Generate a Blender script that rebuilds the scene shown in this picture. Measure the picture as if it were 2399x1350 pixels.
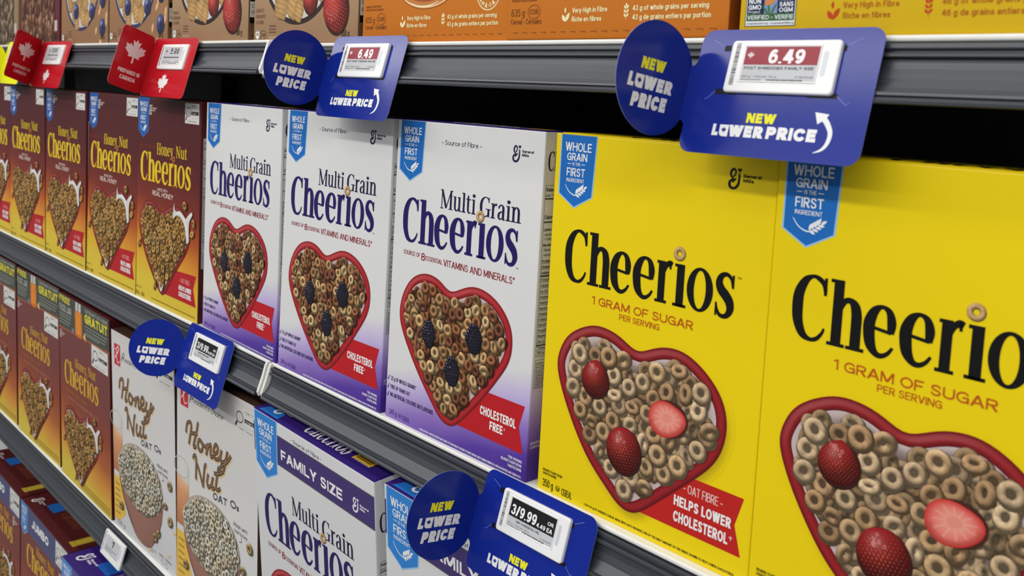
import bpy, bmesh, math, random
import numpy as np
from mathutils import Matrix, Vector, Euler

for o in list(bpy.data.objects): bpy.data.objects.remove(o)
S = bpy.context.scene
COL = S.collection
rad = math.radians

# ------------------------------------------------------------------ camera
cd = bpy.data.cameras.new('camera'); cam = bpy.data.objects.new('camera', cd); COL.objects.link(cam)
cam.location = (0.44042715, -0.51327359, 0.31031195)
cam.rotation_euler = Euler((rad(84.89616442), rad(-2.93532283), rad(47.15622218)), 'XYZ')
cd.sensor_fit = 'HORIZONTAL'; cd.sensor_width = 36.0
cd.lens = 2192.168 / 2399 * 36.0
cd.shift_x = 0.0; cd.shift_y = (424.218 - 675.0) / 2399
cd.clip_start = 0.02; cd.clip_end = 50
cd.dof.use_dof = True; cd.dof.focus_distance = 0.86; cd.dof.aperture_fstop = 13.0
S.camera = cam

# ------------------------------------------------------------------ light and exposure
S.view_settings.view_transform = 'Standard'; S.view_settings.look = 'None'
S.view_settings.gamma = 1.0; S.view_settings.use_curve_mapping = False
S.view_settings.exposure = -0.36
w = bpy.data.worlds.new('store_ambient'); S.world = w; w.use_nodes = True
w.node_tree.nodes['Background'].inputs[0].default_value = (0.93, 0.97, 1.0, 1)
w.node_tree.nodes['Background'].inputs[1].default_value = 0.26

def strip(name, y, z, power, width=0.12, length=7.0, x=-0.9, aim=(0, 0.1)):
    l = bpy.data.lights.new(name, 'AREA'); l.shape = 'RECTANGLE'; l.size = length; l.size_y = width
    l.energy = power; l.color = (1.0, 0.985, 0.96)
    o = bpy.data.objects.new(name, l); COL.objects.link(o); o.location = (x, y, z)
    d = Vector((0, aim[0] - y, aim[1] - z))
    o.rotation_euler = d.to_track_quat('-Z', 'Y').to_euler()
    return o
strip('led_tube_far_aisle', -1.9, 1.70, 78)
strip('led_tube_mid_aisle', -3.1, 1.72, 46)
strip('led_tube_over_shelf', -0.45, 1.75, 26)

# ------------------------------------------------------------------ colour helpers
def lin(c):
    c = c / 255.0
    return c / 12.92 if c <= 0.04045 else ((c + 0.055) / 1.055) ** 2.4
K = 1.12
def C(r, g, b, k=K):
    return (min(lin(r) * k, .9), min(lin(g) * k, .9), min(lin(b) * k, .9))
def mixc(a, b, t): return tuple(a[i] * (1 - t) + b[i] * t for i in range(3))
def mulc(a, s): return tuple(min(max(x * s, 0), .92) for x in a)

def principled(name):
    m = bpy.data.materials.new(name); m.use_nodes = True
    return m, m.node_tree, m.node_tree.nodes['Principled BSDF']
def setp(b, rough=.45, spec=.25, metal=0.0, coat=0.0):
    b.inputs['Roughness'].default_value = rough
    b.inputs['Specular IOR Level'].default_value = spec
    b.inputs['Metallic'].default_value = metal
    b.inputs['Coat Weight'].default_value = coat
def plain(name, col, rough=.45, spec=.35, metal=0.0, noise=0.05, scale=60, coat=0.0):
    m, nt, b = principled(name); setp(b, rough, spec, metal, coat)
    tc = nt.nodes.new('ShaderNodeTexCoord'); n = nt.nodes.new('ShaderNodeTexNoise')
    n.inputs['Scale'].default_value = scale; n.inputs['Detail'].default_value = 3
    nt.links.new(tc.outputs['Object'], n.inputs['Vector'])
    r = nt.nodes.new('ShaderNodeValToRGB'); nt.links.new(n.outputs['Fac'], r.inputs['Fac'])
    r.color_ramp.elements[0].position = .3; r.color_ramp.elements[1].position = .7
    r.color_ramp.elements[0].color = (*mulc(col, 1 - noise), 1); r.color_ramp.elements[1].color = (*mulc(col, 1 + noise), 1)
    nt.links.new(r.outputs['Color'], b.inputs['Base Color'])
    return m
def streaked(name, col, rough=.42):
    # extruded plastic: faint streaks drawn out along the shelf
    m, nt, b = principled(name); setp(b, rough, .6)
    tc = nt.nodes.new('ShaderNodeTexCoord'); mp = nt.nodes.new('ShaderNodeMapping'); n = nt.nodes.new('ShaderNodeTexNoise')
    mp.inputs['Scale'].default_value = (3, 600, 600); n.inputs['Scale'].default_value = 1.0; n.inputs['Detail'].default_value = 4
    nt.links.new(tc.outputs['Object'], mp.inputs['Vector']); nt.links.new(mp.outputs['Vector'], n.inputs['Vector'])
    r = nt.nodes.new('ShaderNodeValToRGB'); nt.links.new(n.outputs['Fac'], r.inputs['Fac'])
    r.color_ramp.elements[0].position = .3; r.color_ramp.elements[1].position = .75
    r.color_ramp.elements[0].color = (*mulc(col, .85), 1); r.color_ramp.elements[1].color = (*mulc(col, 1.25), 1)
    nt.links.new(r.outputs['Color'], b.inputs['Base Color'])
    q = nt.nodes.new('ShaderNodeMapRange'); nt.links.new(n.outputs['Fac'], q.inputs['Value'])
    q.inputs['To Min'].default_value = rough - .08; q.inputs['To Max'].default_value = rough + .12
    nt.links.new(q.outputs['Result'], b.inputs['Roughness'])
    return m
def gradient(name, stops, kx=0.0, span=320.0, noise=.02):
    # printed colour run of a carton: stops (mm height, colour); kx tilts the run across the width
    m, nt, b = principled(name); setp(b)
    tc = nt.nodes.new('ShaderNodeTexCoord'); sp = nt.nodes.new('ShaderNodeSeparateXYZ')
    nt.links.new(tc.outputs['Object'], sp.inputs['Vector'])
    a = nt.nodes.new('ShaderNodeMath'); a.operation = 'MULTIPLY_ADD'
    nt.links.new(sp.outputs['X'], a.inputs[0]); a.inputs[1].default_value = -kx; nt.links.new(sp.outputs['Z'], a.inputs[2])
    n = nt.nodes.new('ShaderNodeTexNoise'); n.inputs['Scale'].default_value = 9
    nt.links.new(tc.outputs['Object'], n.inputs['Vector'])
    a2 = nt.nodes.new('ShaderNodeMath'); a2.operation = 'MULTIPLY_ADD'
    nt.links.new(n.outputs['Fac'], a2.inputs[0]); a2.inputs[1].default_value = noise; nt.links.new(a.outputs[0], a2.inputs[2])
    mr = nt.nodes.new('ShaderNodeMapRange')
    mr.inputs['From Min'].default_value = -.06 + noise * .5; mr.inputs['From Max'].default_value = span / 1000 + noise * .5
    nt.links.new(a2.outputs[0], mr.inputs['Value'])
    r = nt.nodes.new('ShaderNodeValToRGB'); cr = r.color_ramp
    st = sorted(stops)
    while len(cr.elements) < len(st): cr.elements.new(.5)
    for e, (z, c) in zip(cr.elements, st):
        e.position = min(max((z + 60) / (span + 60), 0), 1); e.color = (*c, 1)
    nt.links.new(mr.outputs['Result'], r.inputs['Fac']); nt.links.new(r.outputs['Color'], b.inputs['Base Color'])
    return m

INK, nt, b = principled('printed_ink'); setp(b)
at = nt.nodes.new('ShaderNodeAttribute'); at.attribute_name = 'Col'
nt.links.new(at.outputs['Color'], b.inputs['Base Color'])

# ------------------------------------------------------------------ tagging, empties, copies
def tag(o, label, cat, group=None):
    o['label'] = label; o['category'] = cat
    if group: o['group'] = group
    return o
def empty(name, loc, rot=(0, 0, 0)):
    o = bpy.data.objects.new(name, None); COL.objects.link(o); o.location = loc; o.rotation_euler = rot
    o.empty_display_size = .02
    return o
def copy_tree(o, parent=None):
    c = o.copy(); COL.objects.link(c)
    if parent: c.parent = parent
    for ch in list(o.children): copy_tree(ch, c)
    return c
def link(name, me, mats, parent=None):
    o = bpy.data.objects.new(name, me); COL.objects.link(o)
    for m in (mats if isinstance(mats, (list, tuple)) else [mats]): me.materials.append(m)
    if parent: o.parent = parent
    return o
def frombm(name, bm, mats, parent=None, smooth=False):
    me = bpy.data.meshes.new(name); bmesh.ops.recalc_face_normals(bm, faces=bm.faces); bm.to_mesh(me); bm.free()
    if smooth:
        for p in me.polygons: p.use_smooth = True
    return link(name, me, mats, parent)
def bbox(bm, x0, x1, y0, y1, z0, z1):
    r = bmesh.ops.create_cube(bm, size=1)
    for v in r['verts']:
        v.co = Vector(((x0 + x1) / 2 + v.co.x * (x1 - x0), (y0 + y1) / 2 + v.co.y * (y1 - y0), (z0 + z1) / 2 + v.co.z * (z1 - z0)))
    return r['verts']
def boxpart(name, dims, mats, parent=None, bev=0.0, seg=2):
    bm = bmesh.new(); bbox(bm, *dims)
    if bev: bmesh.ops.bevel(bm, geom=list(bm.edges), offset=bev, segments=seg, affect='EDGES', profile=.6)
    return frombm(name, bm, mats, parent, smooth=False)

# ------------------------------------------------------------------ outlines
def catmull(P, n=8, closed=False):
    P = [np.array(p, float) for p in P]; out = []
    m = len(P); rng = range(m if closed else m - 1)
    for i in rng:
        g = (lambda j: P[j % m]) if closed else (lambda j: P[min(max(j, 0), m - 1)])
        p0, p1, p2, p3 = g(i - 1), g(i), g(i + 1), g(i + 2)
        for k in range(n):
            t = k / n
            out.append(.5 * (2 * p1 + (p2 - p0) * t + (2 * p0 - 5 * p1 + 4 * p2 - p3) * t * t + (3 * p1 - p0 - 3 * p2 + p3) * t ** 3))
    if not closed: out.append(P[-1])
    return out
def resample(P, n):
    P = np.array(P); Q = np.vstack([P, P[:1]]); d = np.r_[0, np.cumsum(np.hypot(*np.diff(Q, axis=0).T))]
    s = np.linspace(0, d[-1], n, endpoint=False)
    return np.stack([np.interp(s, d, Q[:, 0]), np.interp(s, d, Q[:, 1])], 1)
def inset(P, d):
    P = np.array(P); T = np.roll(P, -1, 0) - np.roll(P, 1, 0); T /= np.hypot(*T.T)[:, None] + 1e-9
    A = .5 * np.sum(P[:, 0] * np.roll(P[:, 1], -1) - np.roll(P[:, 0], -1) * P[:, 1])
    Nn = np.stack([-T[:, 1], T[:, 0]], 1) * (1 if A > 0 else -1)
    Q = P + Nn * d
    for _ in range(3): Q = .25 * np.roll(Q, 1, 0) + .5 * Q + .25 * np.roll(Q, -1, 0)
    return Q, -Nn
def inside(P, x, y):
    P = np.asarray(P); a = P; bq = np.roll(P, -1, 0)
    c = ((a[:, 1] > y) != (bq[:, 1] > y)) & (x < (bq[:, 0] - a[:, 0]) * (y - a[:, 1]) / (bq[:, 1] - a[:, 1] + 1e-12) + a[:, 0])
    return bool(c.sum() % 2)
def edge_dist(P, x, y):
    return float(np.min(np.hypot(P[:, 0] - x, P[:, 1] - y)))

# serif glyphs of the cereal lettering: strokes (x, y, half width), bars (x0, y0, x1, y1); x-height 1, ascender 1.34
def foot(x, y=0, w=.19, h=.07): return (x - w, y, x + w, y + h)
GL = {
 'C': (.80, [[(.735, .99, .03), (.70, 1.18, .05), (.56, 1.29, .045), (.42, 1.31, .035), (.26, 1.2, .075), (.135, .95, .105), (.11, .66, .115), (.14, .36, .105), (.26, .11, .08), (.44, .02, .04), (.6, .06, .04), (.72, .2, .03), (.755, .3, .022)]], [(.70, .96, .765, 1.32)]),
 'h': (.80, [[(.205, 0, .095), (.205, 1.34, .095)], [(.25, .74, .04), (.34, .93, .05), (.45, .965, .055), (.55, .88, .085), (.595, .7, .095), (.6, .45, .095), (.6, 0, .095)]], [foot(.205, w=.185), foot(.6, w=.185), (.03, 1.27, .22, 1.34)]),
 'e': (.66, [[(.545, .50, .03), (.10, .56, .03)], [(.53, .49, .06), (.54, .70, .08), (.48, .9, .06), (.34, .975, .035), (.2, .88, .075), (.115, .68, .10), (.105, .48, .105), (.15, .22, .095), (.26, .06, .06), (.38, .03, .045), (.5, .1, .035), (.59, .23, .025)]], []),
 'r': (.52, [[(.18, 0, .095), (.18, .99, .095)], [(.22, .66, .03), (.30, .88, .05), (.40, .955, .065), (.48, .93, .06)], [(.40, .9, .07), (.46, .9, .07)]], [foot(.18, w=.18), (.02, .92, .2, .99)]),
 'i': (.39, [[(.2, 0, .095), (.2, .99, .095)]], [foot(.2, w=.185), (.03, .92, .2, .99)]),
 'o': (.78, 'o', []),
 's': (.54, [[(.475, .7, .025), (.44, .86, .035), (.36, .95, .04), (.26, .97, .045), (.15, .9, .065), (.11, .76, .085), (.17, .62, .10), (.29, .51, .105), (.40, .38, .10), (.435, .22, .085), (.37, .08, .06), (.26, .03, .045), (.15, .06, .04), (.08, .18, .03), (.055, .3, .02)]], [(.45, .68, .505, .98), (.03, .02, .08, .32)]),
 'M': (1.2, [[(.16, 0, .04), (.16, 1.3, .04)], [(.17, 1.32, .10), (.57, .08, .10)], [(.57, .06, .04), (1.0, 1.32, .04)], [(1.0, 0, .10), (1.0, 1.34, .10)]], [foot(.16, w=.15, h=.06), foot(1.0, w=.19, h=.06), (.02, 1.28, .24, 1.34), (.95, 1.28, 1.18, 1.34)]),
 'u': (.80, [[(.19, .99, .095), (.19, .3, .095), (.24, .09, .08), (.35, .03, .055), (.47, .1, .045), (.55, .26, .035)], [(.59, 0, .095), (.59, .99, .095)]], [(.02, .92, .19, .99), (.43, .92, .6, .99), (.6, 0, .78, .07)]),
 'l': (.39, [[(.2, 0, .095), (.2, 1.34, .095)]], [foot(.2, w=.185), (.03, 1.27, .2, 1.34)]),
 't': (.50, [[(.2, 1.22, .05), (.2, .9, .095), (.2, .3, .095), (.24, .09, .075), (.33, .03, .05), (.45, .12, .03)]], [(.02, .91, .44, .98)]),
 'G': (.90, [[(.735, .99, .03), (.70, 1.18, .05), (.56, 1.29, .045), (.42, 1.31, .035), (.26, 1.2, .075), (.135, .95, .105), (.11, .66, .115), (.14, .36, .105), (.26, .11, .08), (.44, .02, .045), (.62, .1, .04), (.7, .2, .04)], [(.72, .02, .09), (.72, .56, .09)]], [(.70, .96, .765, 1.32), (.5, .5, .9, .56)]),
 'a': (.66, [[(.12, .72, .06), (.15, .86, .06), (.28, .97, .045), (.42, .9, .075), (.465, .74, .095), (.465, .12, .095), (.52, .03, .05), (.62, .06, .03)], [(.44, .56, .03), (.26, .5, .055), (.14, .38, .085), (.11, .22, .095), (.16, .07, .07), (.26, .04, .05), (.38, .12, .035), (.45, .22, .03)]], []),
 'n': (.80, [[(.205, 0, .095), (.205, .99, .095)], [(.25, .74, .04), (.34, .93, .05), (.45, .965, .055), (.55, .88, .085), (.595, .7, .095), (.6, .45, .095), (.6, 0, .095)]], [foot(.205, w=.185), foot(.6, w=.185), (.03, .92, .22, .99)]),
 'H': (1.0, [[(.22, 0, .10), (.22, 1.34, .10)], [(.78, 0, .10), (.78, 1.34, .10)]], [(.2, .63, .8, .7), foot(.22, w=.2, h=.06), foot(.78, w=.2, h=.06), (.02, 1.28, .42, 1.34), (.58, 1.28, .98, 1.34)]),
 'N': (1.0, [[(.18, 0, .045), (.18, 1.3, .045)], [(.2, 1.3, .10), (.78, .06, .10)], [(.82, .04, .045), (.82, 1.34, .045)]], [foot(.18, w=.15, h=.06), (.02, 1.28, .28, 1.34), (.67, 1.28, .98, 1.34)]),
 'y': (.70, [[(.14, .96, .095), (.38, .1, .095)], [(.60, .96, .04), (.38, .05, .045), (.28, -.2, .05), (.18, -.32, .05), (.08, -.3, .06)]], [(0, .92, .32, .99), (.45, .92, .72, .99)]),
}

# plain sans glyphs drawn as skeletons in a unit box (cap height 1): width, straight strokes (x0, y0, x1, y1), curves
_o = [(.5, 1), (.19, .9), (.0, .64), (.0, .36), (.19, .1), (.5, 0), (.81, .1), (1, .36), (1, .64), (.81, .9), (.5, 1)]
_c = [(1, .72), (.86, .93), (.5, 1), (.17, .88), (.0, .62), (.0, .38), (.17, .12), (.5, 0), (.86, .07), (1, .28)]
_s = [(.95, .76), (.8, .95), (.5, 1), (.18, .94), (.06, .76), (.2, .59), (.5, .51), (.82, .42), (.96, .24), (.82, .06), (.5, 0), (.18, .05), (.02, .25)]
X_ = .72
def _lo(p): return [(a, b_ * X_) for a, b_ in p]
SG = {
 'A': (.74, [(0, 0, .5, 1), (1, 0, .5, 1), (.2, .28, .8, .28)], []), 'B': (.62, [(0, 0, 0, 1), (0, 1, .5, 1), (0, .53, .5, .53), (0, 0, .5, 0)], [[(.5, 1), (.83, .94), (.92, .77), (.82, .59), (.5, .53)], [(.5, .53), (.88, .46), (1, .27), (.88, .06), (.5, 0)]]),
 'C': (.68, [], [_c]), 'D': (.68, [(0, 0, 0, 1), (0, 1, .4, 1), (0, 0, .4, 0)], [[(.4, 1), (.8, .93), (1, .64), (1, .36), (.8, .07), (.4, 0)]]),
 'E': (.54, [(0, 0, 0, 1), (0, 1, 1, 1), (0, .51, .88, .51), (0, 0, 1, 0)], []), 'F': (.52, [(0, 0, 0, 1), (0, 1, 1, 1), (0, .49, .86, .49)], []),
 'G': (.70, [(.56, .47, 1, .47), (1, 0, 1, .47)], [[(.98, .74), (.84, .94), (.5, 1), (.17, .88), (.0, .62), (.0, .38), (.17, .12), (.5, 0), (.84, .07), (1, .28)]]),
 'H': (.68, [(0, 0, 0, 1), (1, 0, 1, 1), (0, .52, 1, .52)], []), 'I': (.0, [(0, 0, 0, 1)], []), 'J': (.48, [(1, .25, 1, 1)], [[(1, .3), (.9, .06), (.5, 0), (.12, .06), (0, .28)]]),
 'K': (.66, [(0, 0, 0, 1), (.04, .36, .95, 1), (.3, .58, 1, 0)], []), 'L': (.5, [(0, 0, 0, 1), (0, 0, 1, 0)], []), 'M': (.84, [(0, 0, 0, 1), (1, 0, 1, 1), (0, 1, .5, .1), (1, 1, .5, .1)], []),
 'N': (.70, [(0, 0, 0, 1), (1, 0, 1, 1), (0, 1, 1, 0)], []), 'O': (.74, [], [_o]), 'P': (.6, [(0, 0, 0, 1), (0, 1, .5, 1), (0, .45, .5, .45)], [[(.5, 1), (.88, .93), (1, .73), (.88, .52), (.5, .45)]]),
 'Q': (.74, [(.6, .28, 1, -.06)], [_o]), 'R': (.62, [(0, 0, 0, 1), (0, 1, .5, 1), (0, .48, .5, .48), (.5, .46, 1, 0)], [[(.5, 1), (.86, .94), (.96, .75), (.86, .55), (.5, .48)]]),
 'S': (.60, [], [_s]), 'T': (.6, [(.5, 0, .5, 1), (0, 1, 1, 1)], []), 'U': (.66, [(0, .3, 0, 1), (1, .3, 1, 1)], [[(0, .36), (.08, .13), (.5, 0), (.92, .13), (1, .36)]]),
 'V': (.70, [(0, 1, .5, 0), (1, 1, .5, 0)], []), 'W': (1.04, [(0, 1, .25, 0), (.5, 1, .25, 0), (.5, 1, .75, 0), (1, 1, .75, 0)], []), 'X': (.66, [(0, 0, 1, 1), (0, 1, 1, 0)], []), 'Y': (.66, [(0, 1, .5, .42), (1, 1, .5, .42), (.5, 0, .5, .46)], []), 'Z': (.58, [(0, 1, 1, 1), (0, 0, 1, 0), (0, 0, 1, 1)], []),
 'a': (.50, [(1, 0, 1, .45)], [[(.06, .56), (.2, .69), (.5, .72), (.88, .64), (1, .44)], [(1, .4), (.4, .42), (.05, .3), (.0, .16), (.2, .01), (.5, 0), (.85, .1), (1, .26)]]), 'b': (.54, [(0, 0, 0, 1)], [_lo(_o)]), 'c': (.5, [], [_lo(_c)]), 'd': (.54, [(1, 0, 1, 1)], [_lo(_o)]),
 'e': (.54, [(.02, .37, .98, .37)], [[(.98, .37), (.94, .56), (.74, .69), (.5, .72), (.2, .65), (.0, .42), (.0, .28), (.2, .06), (.52, 0), (.82, .05), (.96, .17)]]), 'f': (.34, [(.42, 0, .42, .75), (0, .70, .95, .70)], [[(.42, .7), (.48, .92), (.7, 1), (1, .99)]]), 'g': (.54, [(1, .0, 1, .72)], [_lo(_o), [(1, .05), (.9, -.2), (.5, -.28), (.15, -.24), (.03, -.14)]]),
 'h': (.52, [(0, 0, 0, 1), (1, 0, 1, .45)], [[(0, .45), (.2, .66), (.52, .72), (.88, .63), (1, .4)]]), 'i': (.0, [(0, 0, 0, .72), (0, .86, 0, 1)], []), 'j': (.16, [(1, -.12, 1, .72), (1, .86, 1, 1)], [[(1, -.1), (.8, -.25), (0, -.28)]]), 'k': (.5, [(0, 0, 0, 1), (.05, .26, .92, .72), (.35, .44, 1, 0)], []), 'l': (.0, [(0, 0, 0, 1)], []),
 'm': (.86, [(0, 0, 0, .72), (.5, 0, .5, .45), (1, 0, 1, .45)], [[(0, .45), (.1, .66), (.27, .72), (.45, .63), (.5, .4)], [(.5, .45), (.6, .66), (.77, .72), (.95, .63), (1, .4)]]), 'n': (.52, [(0, 0, 0, .72), (1, 0, 1, .45)], [[(0, .45), (.2, .66), (.52, .72), (.88, .63), (1, .4)]]), 'o': (.55, [], [_lo(_o)]), 'p': (.54, [(0, -.28, 0, .72)], [_lo(_o)]), 'q': (.54, [(1, -.28, 1, .72)], [_lo(_o)]),
 'r': (.32, [(0, 0, 0, .72)], [[(0, .42), (.2, .63), (.6, .72), (1, .71)]]), 's': (.48, [], [_lo(_s)]), 't': (.34, [(.42, .2, .42, .95), (0, .70, .95, .70)], [[(.42, .25), (.5, .05), (.72, 0), (1, .02)]]), 'u': (.52, [(0, .26, 0, .72), (1, 0, 1, .72)], [[(0, .3), (.1, .08), (.48, 0), (.8, .07), (1, .28)]]), 'v': (.52, [(0, .72, .5, 0), (1, .72, .5, 0)], []), 'w': (.80, [(0, .72, .25, 0), (.5, .72, .25, 0), (.5, .72, .75, 0), (1, .72, .75, 0)], []), 'x': (.5, [(0, 0, 1, .72), (0, .72, 1, 0)], []), 'y': (.52, [(0, .72, .5, 0), (1, .72, .34, -.28)], []), 'z': (.46, [(0, .70, 1, .70), (0, 0, 1, 0), (0, 0, 1, .72)], []),
 '0': (.56, [], [_o]), '1': (.24, [(1, 0, 1, 1), (0, .78, .95, 1)], []), '2': (.56, [(0, 0, 1, 0)], [[(.02, .72), (.14, .94), (.5, 1), (.86, .93), (.97, .72), (.84, .5), (.4, .24), (.04, 0)]]), '3': (.56, [], [[(.03, .8), (.2, .96), (.5, 1), (.84, .93), (.93, .75), (.8, .57), (.42, .53)], [(.42, .53), (.86, .47), (1, .26), (.84, .05), (.5, 0), (.16, .05), (0, .24)]]), '4': (.6, [(.76, 0, .76, 1), (0, .26, 1, .26), (.0, .26, .72, 1)], []),
 '5': (.56, [(.1, 1, .9, 1), (.12, .52, .16, 1)], [[(.1, .52), (.3, .63), (.58, .64), (.9, .53), (1, .32), (.88, .08), (.5, 0), (.15, .05), (0, .22)]]), '6': (.56, [], [[(.92, .86), (.75, .98), (.5, 1), (.16, .85), (0, .5), (.02, .25), (.18, .04), (.5, 0), (.84, .06), (1, .3), (.85, .56), (.5, .62), (.16, .54), (.03, .35)]]), '7': (.54, [(0, 1, 1, 1), (.3, 0, 1, 1)], []), '8': (.56, [], [[(.5, 1), (.16, .93), (.08, .76), (.2, .58), (.5, .53), (.8, .58), (.92, .76), (.84, .93), (.5, 1)], [(.5, .53), (.1, .46), (0, .26), (.14, .05), (.5, 0), (.86, .05), (1, .26), (.9, .46), (.5, .53)]]), '9': (.56, [], [[(.08, .14), (.25, .02), (.5, 0), (.84, .15), (1, .5), (.98, .75), (.82, .96), (.5, 1), (.16, .94), (0, .7), (.15, .44), (.5, .38), (.84, .46), (.97, .65)]]),
 '-': (.34, [(0, .4, 1, .4)], []), '.': (.0, [(0, 0, 0, .13)], []), ',': (.06, [(0, -.14, 1, .12)], []), '/': (.36, [(0, 0, 1, 1)], []), "'": (.0, [(0, .76, 0, 1)], []), '+': (.3, [(.5, .0, .5, 1), (0, .66, 1, .66)], []), '*': (.26, [(.5, .62, .5, 1), (0, .72, 1, .9), (0, .9, 1, .72)], []), '%': (.8, [(.2, 0, .8, 1)], [[(.2, 1), (.04, .9), (.04, .66), (.2, .56), (.36, .66), (.36, .9), (.2, 1)], [(.8, .44), (.64, .34), (.64, .1), (.8, 0), (.96, .1), (.96, .34), (.8, .44)]]), '(': (.2, [], [[(1, 1.05), (.2, .75), (.2, .2), (1, -.1)]]), ')': (.2, [], [[(0, 1.05), (.8, .75), (.8, .2), (0, -.1)]]), ':': (.0, [(0, 0, 0, .13), (0, .5, 0, .63)], []), '$': (.56, [(.5, -.1, .5, 1.1)], [_s]),
}

class PM:
    """flat printed artwork: points in millimetres on a face, raised by a hair per layer of ink"""
    def __init__(s): s.v = []; s.f = []; s.c = []
    def raw(s, pts, faces, cols, layer):
        n = len(s.v); s.k = getattr(s, 'k', 0) + 1; lift = min(s.k, 900) * .0003
        one = not hasattr(cols[0], '__len__')
        for i, p in enumerate(pts):
            s.v.append((p[0], p[1], (layer if len(p) < 3 else p[2]) + lift)); s.c.append(cols if one else cols[i])
        s.f += [tuple(n + j for j in f) for f in faces]
        return s
    def poly(s, pts, col, layer=.1): return s.raw(pts, [tuple(range(len(pts)))], col, layer)
    def rect(s, u0, v0, u1, v1, col, layer=.1): return s.poly([(u0, v0), (u1, v0), (u1, v1), (u0, v1)], col, layer)
    def rrect(s, u0, v0, u1, v1, r, col, layer=.1): return s.poly(rrect_pts(u0, v0, u1, v1, r), col, layer)
    def ell(s, u, v, a, bb, col, layer=.1, n=28, rot=0.0):
        ca, sa = math.cos(rot), math.sin(rot)
        return s.poly([(u + a * math.cos(t) * ca - bb * math.sin(t) * sa, v + a * math.cos(t) * sa + bb * math.sin(t) * ca) for t in [2 * math.pi * i / n for i in range(n)]], col, layer)
    def ring(s, u, v, a, bb, wd, col, layer=.1, n=36):
        P = []
        for i in range(n):
            t = 2 * math.pi * i / n
            P += [(u + a * math.cos(t), v + bb * math.sin(t)), (u + (a - wd) * math.cos(t), v + (bb - wd) * math.sin(t))]
        return s.raw(P, [(2 * i, 2 * i + 1, (2 * i + 3) % (2 * n), (2 * i + 2) % (2 * n)) for i in range(n)], col, layer)
    def stroke(s, pts, col, layer=.1, wd=None, n=6, smooth=True, closed=False):
        P = [(p[0], p[1], p[2] if len(p) > 2 else wd) for p in pts]
        Q = np.array(catmull(P, n, closed) if (smooth and len(P) > 2) else P)
        if closed: Q = np.vstack([Q, Q[:1]])
        T = np.gradient(Q[:, :2], axis=0); T /= np.hypot(*T.T)[:, None] + 1e-9
        Nn = np.stack([-T[:, 1], T[:, 0]], 1)
        A = Q[:, :2] + Nn * Q[:, 2:3]; B = Q[:, :2] - Nn * Q[:, 2:3]
        V = np.vstack([A, B]); k = len(A)
        return s.raw([(V[i][0], V[i][1], layer + (i % k) * 2e-5) for i in range(2 * k)], [(i, k + i, k + i + 1, i + 1) for i in range(k - 1)], col, layer)
    def text(s, t, u0, u1, v0, cap, col, layer=.2, bold=0.0, shear=0.0, rise=0.0):
        h = cap * (.062 + 1.75 * bold if bold > 0 else .062 + 1.4 * bold); gap = .105
        kx = cap; o_ = .13
        for _ in range(4):
            ow = [(.27 if c == ' ' else (SG[c][0] + .13 if SG[c][0] > .02 else o_)) for c in t]
            kx = (u1 - u0) / (sum(ow) + gap * (len(t) - 1)); hv = min(h, kx * (.085 + 1.9 * max(0, bold))); o_ = 2 * hv / kx
        adv = [q + gap for q in ow]; x = 0.0
        def fin(P): return [(u + shear * (v - v0), v + rise * (u - u0)) for u, v in P]
        for c, a in zip(t, adv):
            if c != ' ':
                wd, ln, cv = SG[c]; X0 = u0 + hv + x * kx; W_ = max((a - gap) * kx - 2 * hv, 0)
                mx = lambda q: X0 + q * W_
                top = X_ if c in 'acegmnopqrsuvwxyz' else 1.0
                def my(q):
                    return v0 + h + q / top * (top * cap - 2 * h) if q >= 0 else v0 + h + q * cap
                for x0, y0, x1, y1 in ln:
                    if abs(y1 - y0) < .02:
                        y = my(min(y0, top)); e = hv if wd else 0; s.poly(fin([(mx(x0) - e, y - h), (mx(x1) + e, y - h), (mx(x1) + e, y + h), (mx(x0) - e, y + h)]), col, layer)
                    else:
                        ya, yb = v0 + y0 * cap, v0 + y1 * cap; xa, xb = mx(x0), mx(x1)
                        L_ = math.hypot(xb - xa, yb - ya); hx = (hv * abs(yb - ya) + h * abs(xb - xa) * .9) / L_ * L_ / abs(yb - ya) if abs(xb - xa) > 1e-6 else hv
                        hx = min(hx, hv * 1.9)
                        s.poly(fin([(xa - hx, ya), (xa + hx, ya), (xb + hx, yb), (xb - hx, yb)]), col, layer)
                for P in cv:
                    cl = P[0] == P[-1]; Q = np.array(catmull([(mx(p), my(q)) for p, q in (P[:-1] if cl else P)], 4, cl))
                    if cl: Q = np.vstack([Q, Q[:1]])
                    T = np.gradient(Q, axis=0)
                    if cl: T[0] = T[-1] = (Q[1] - Q[-2])
                    T /= np.hypot(*T.T)[:, None] + 1e-9
                    Nn = np.stack([-T[:, 1] * hv, T[:, 0] * h], 1); V = np.vstack([Q + Nn, Q - Nn]); k = len(Q)
                    s.raw([(p[0], p[1], layer + (i % k) * 2e-5) for i, p in enumerate(fin([tuple(p) for p in V]))], [(i, k + i, k + i + 1, i + 1) for i in range(k - 1)], col, layer)
            x += a
        return s
    def textl(s, t, u0, v0, cap, col, layer=.2, bold=0.0, cond=1.0):
        n = sum((.27 if c == ' ' else SG[c][0] + .13) for c in t) + .105 * (len(t) - 1)
        return s.text(t, u0, u0 + cap * cond * n, v0, cap, col, layer, bold)
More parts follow.
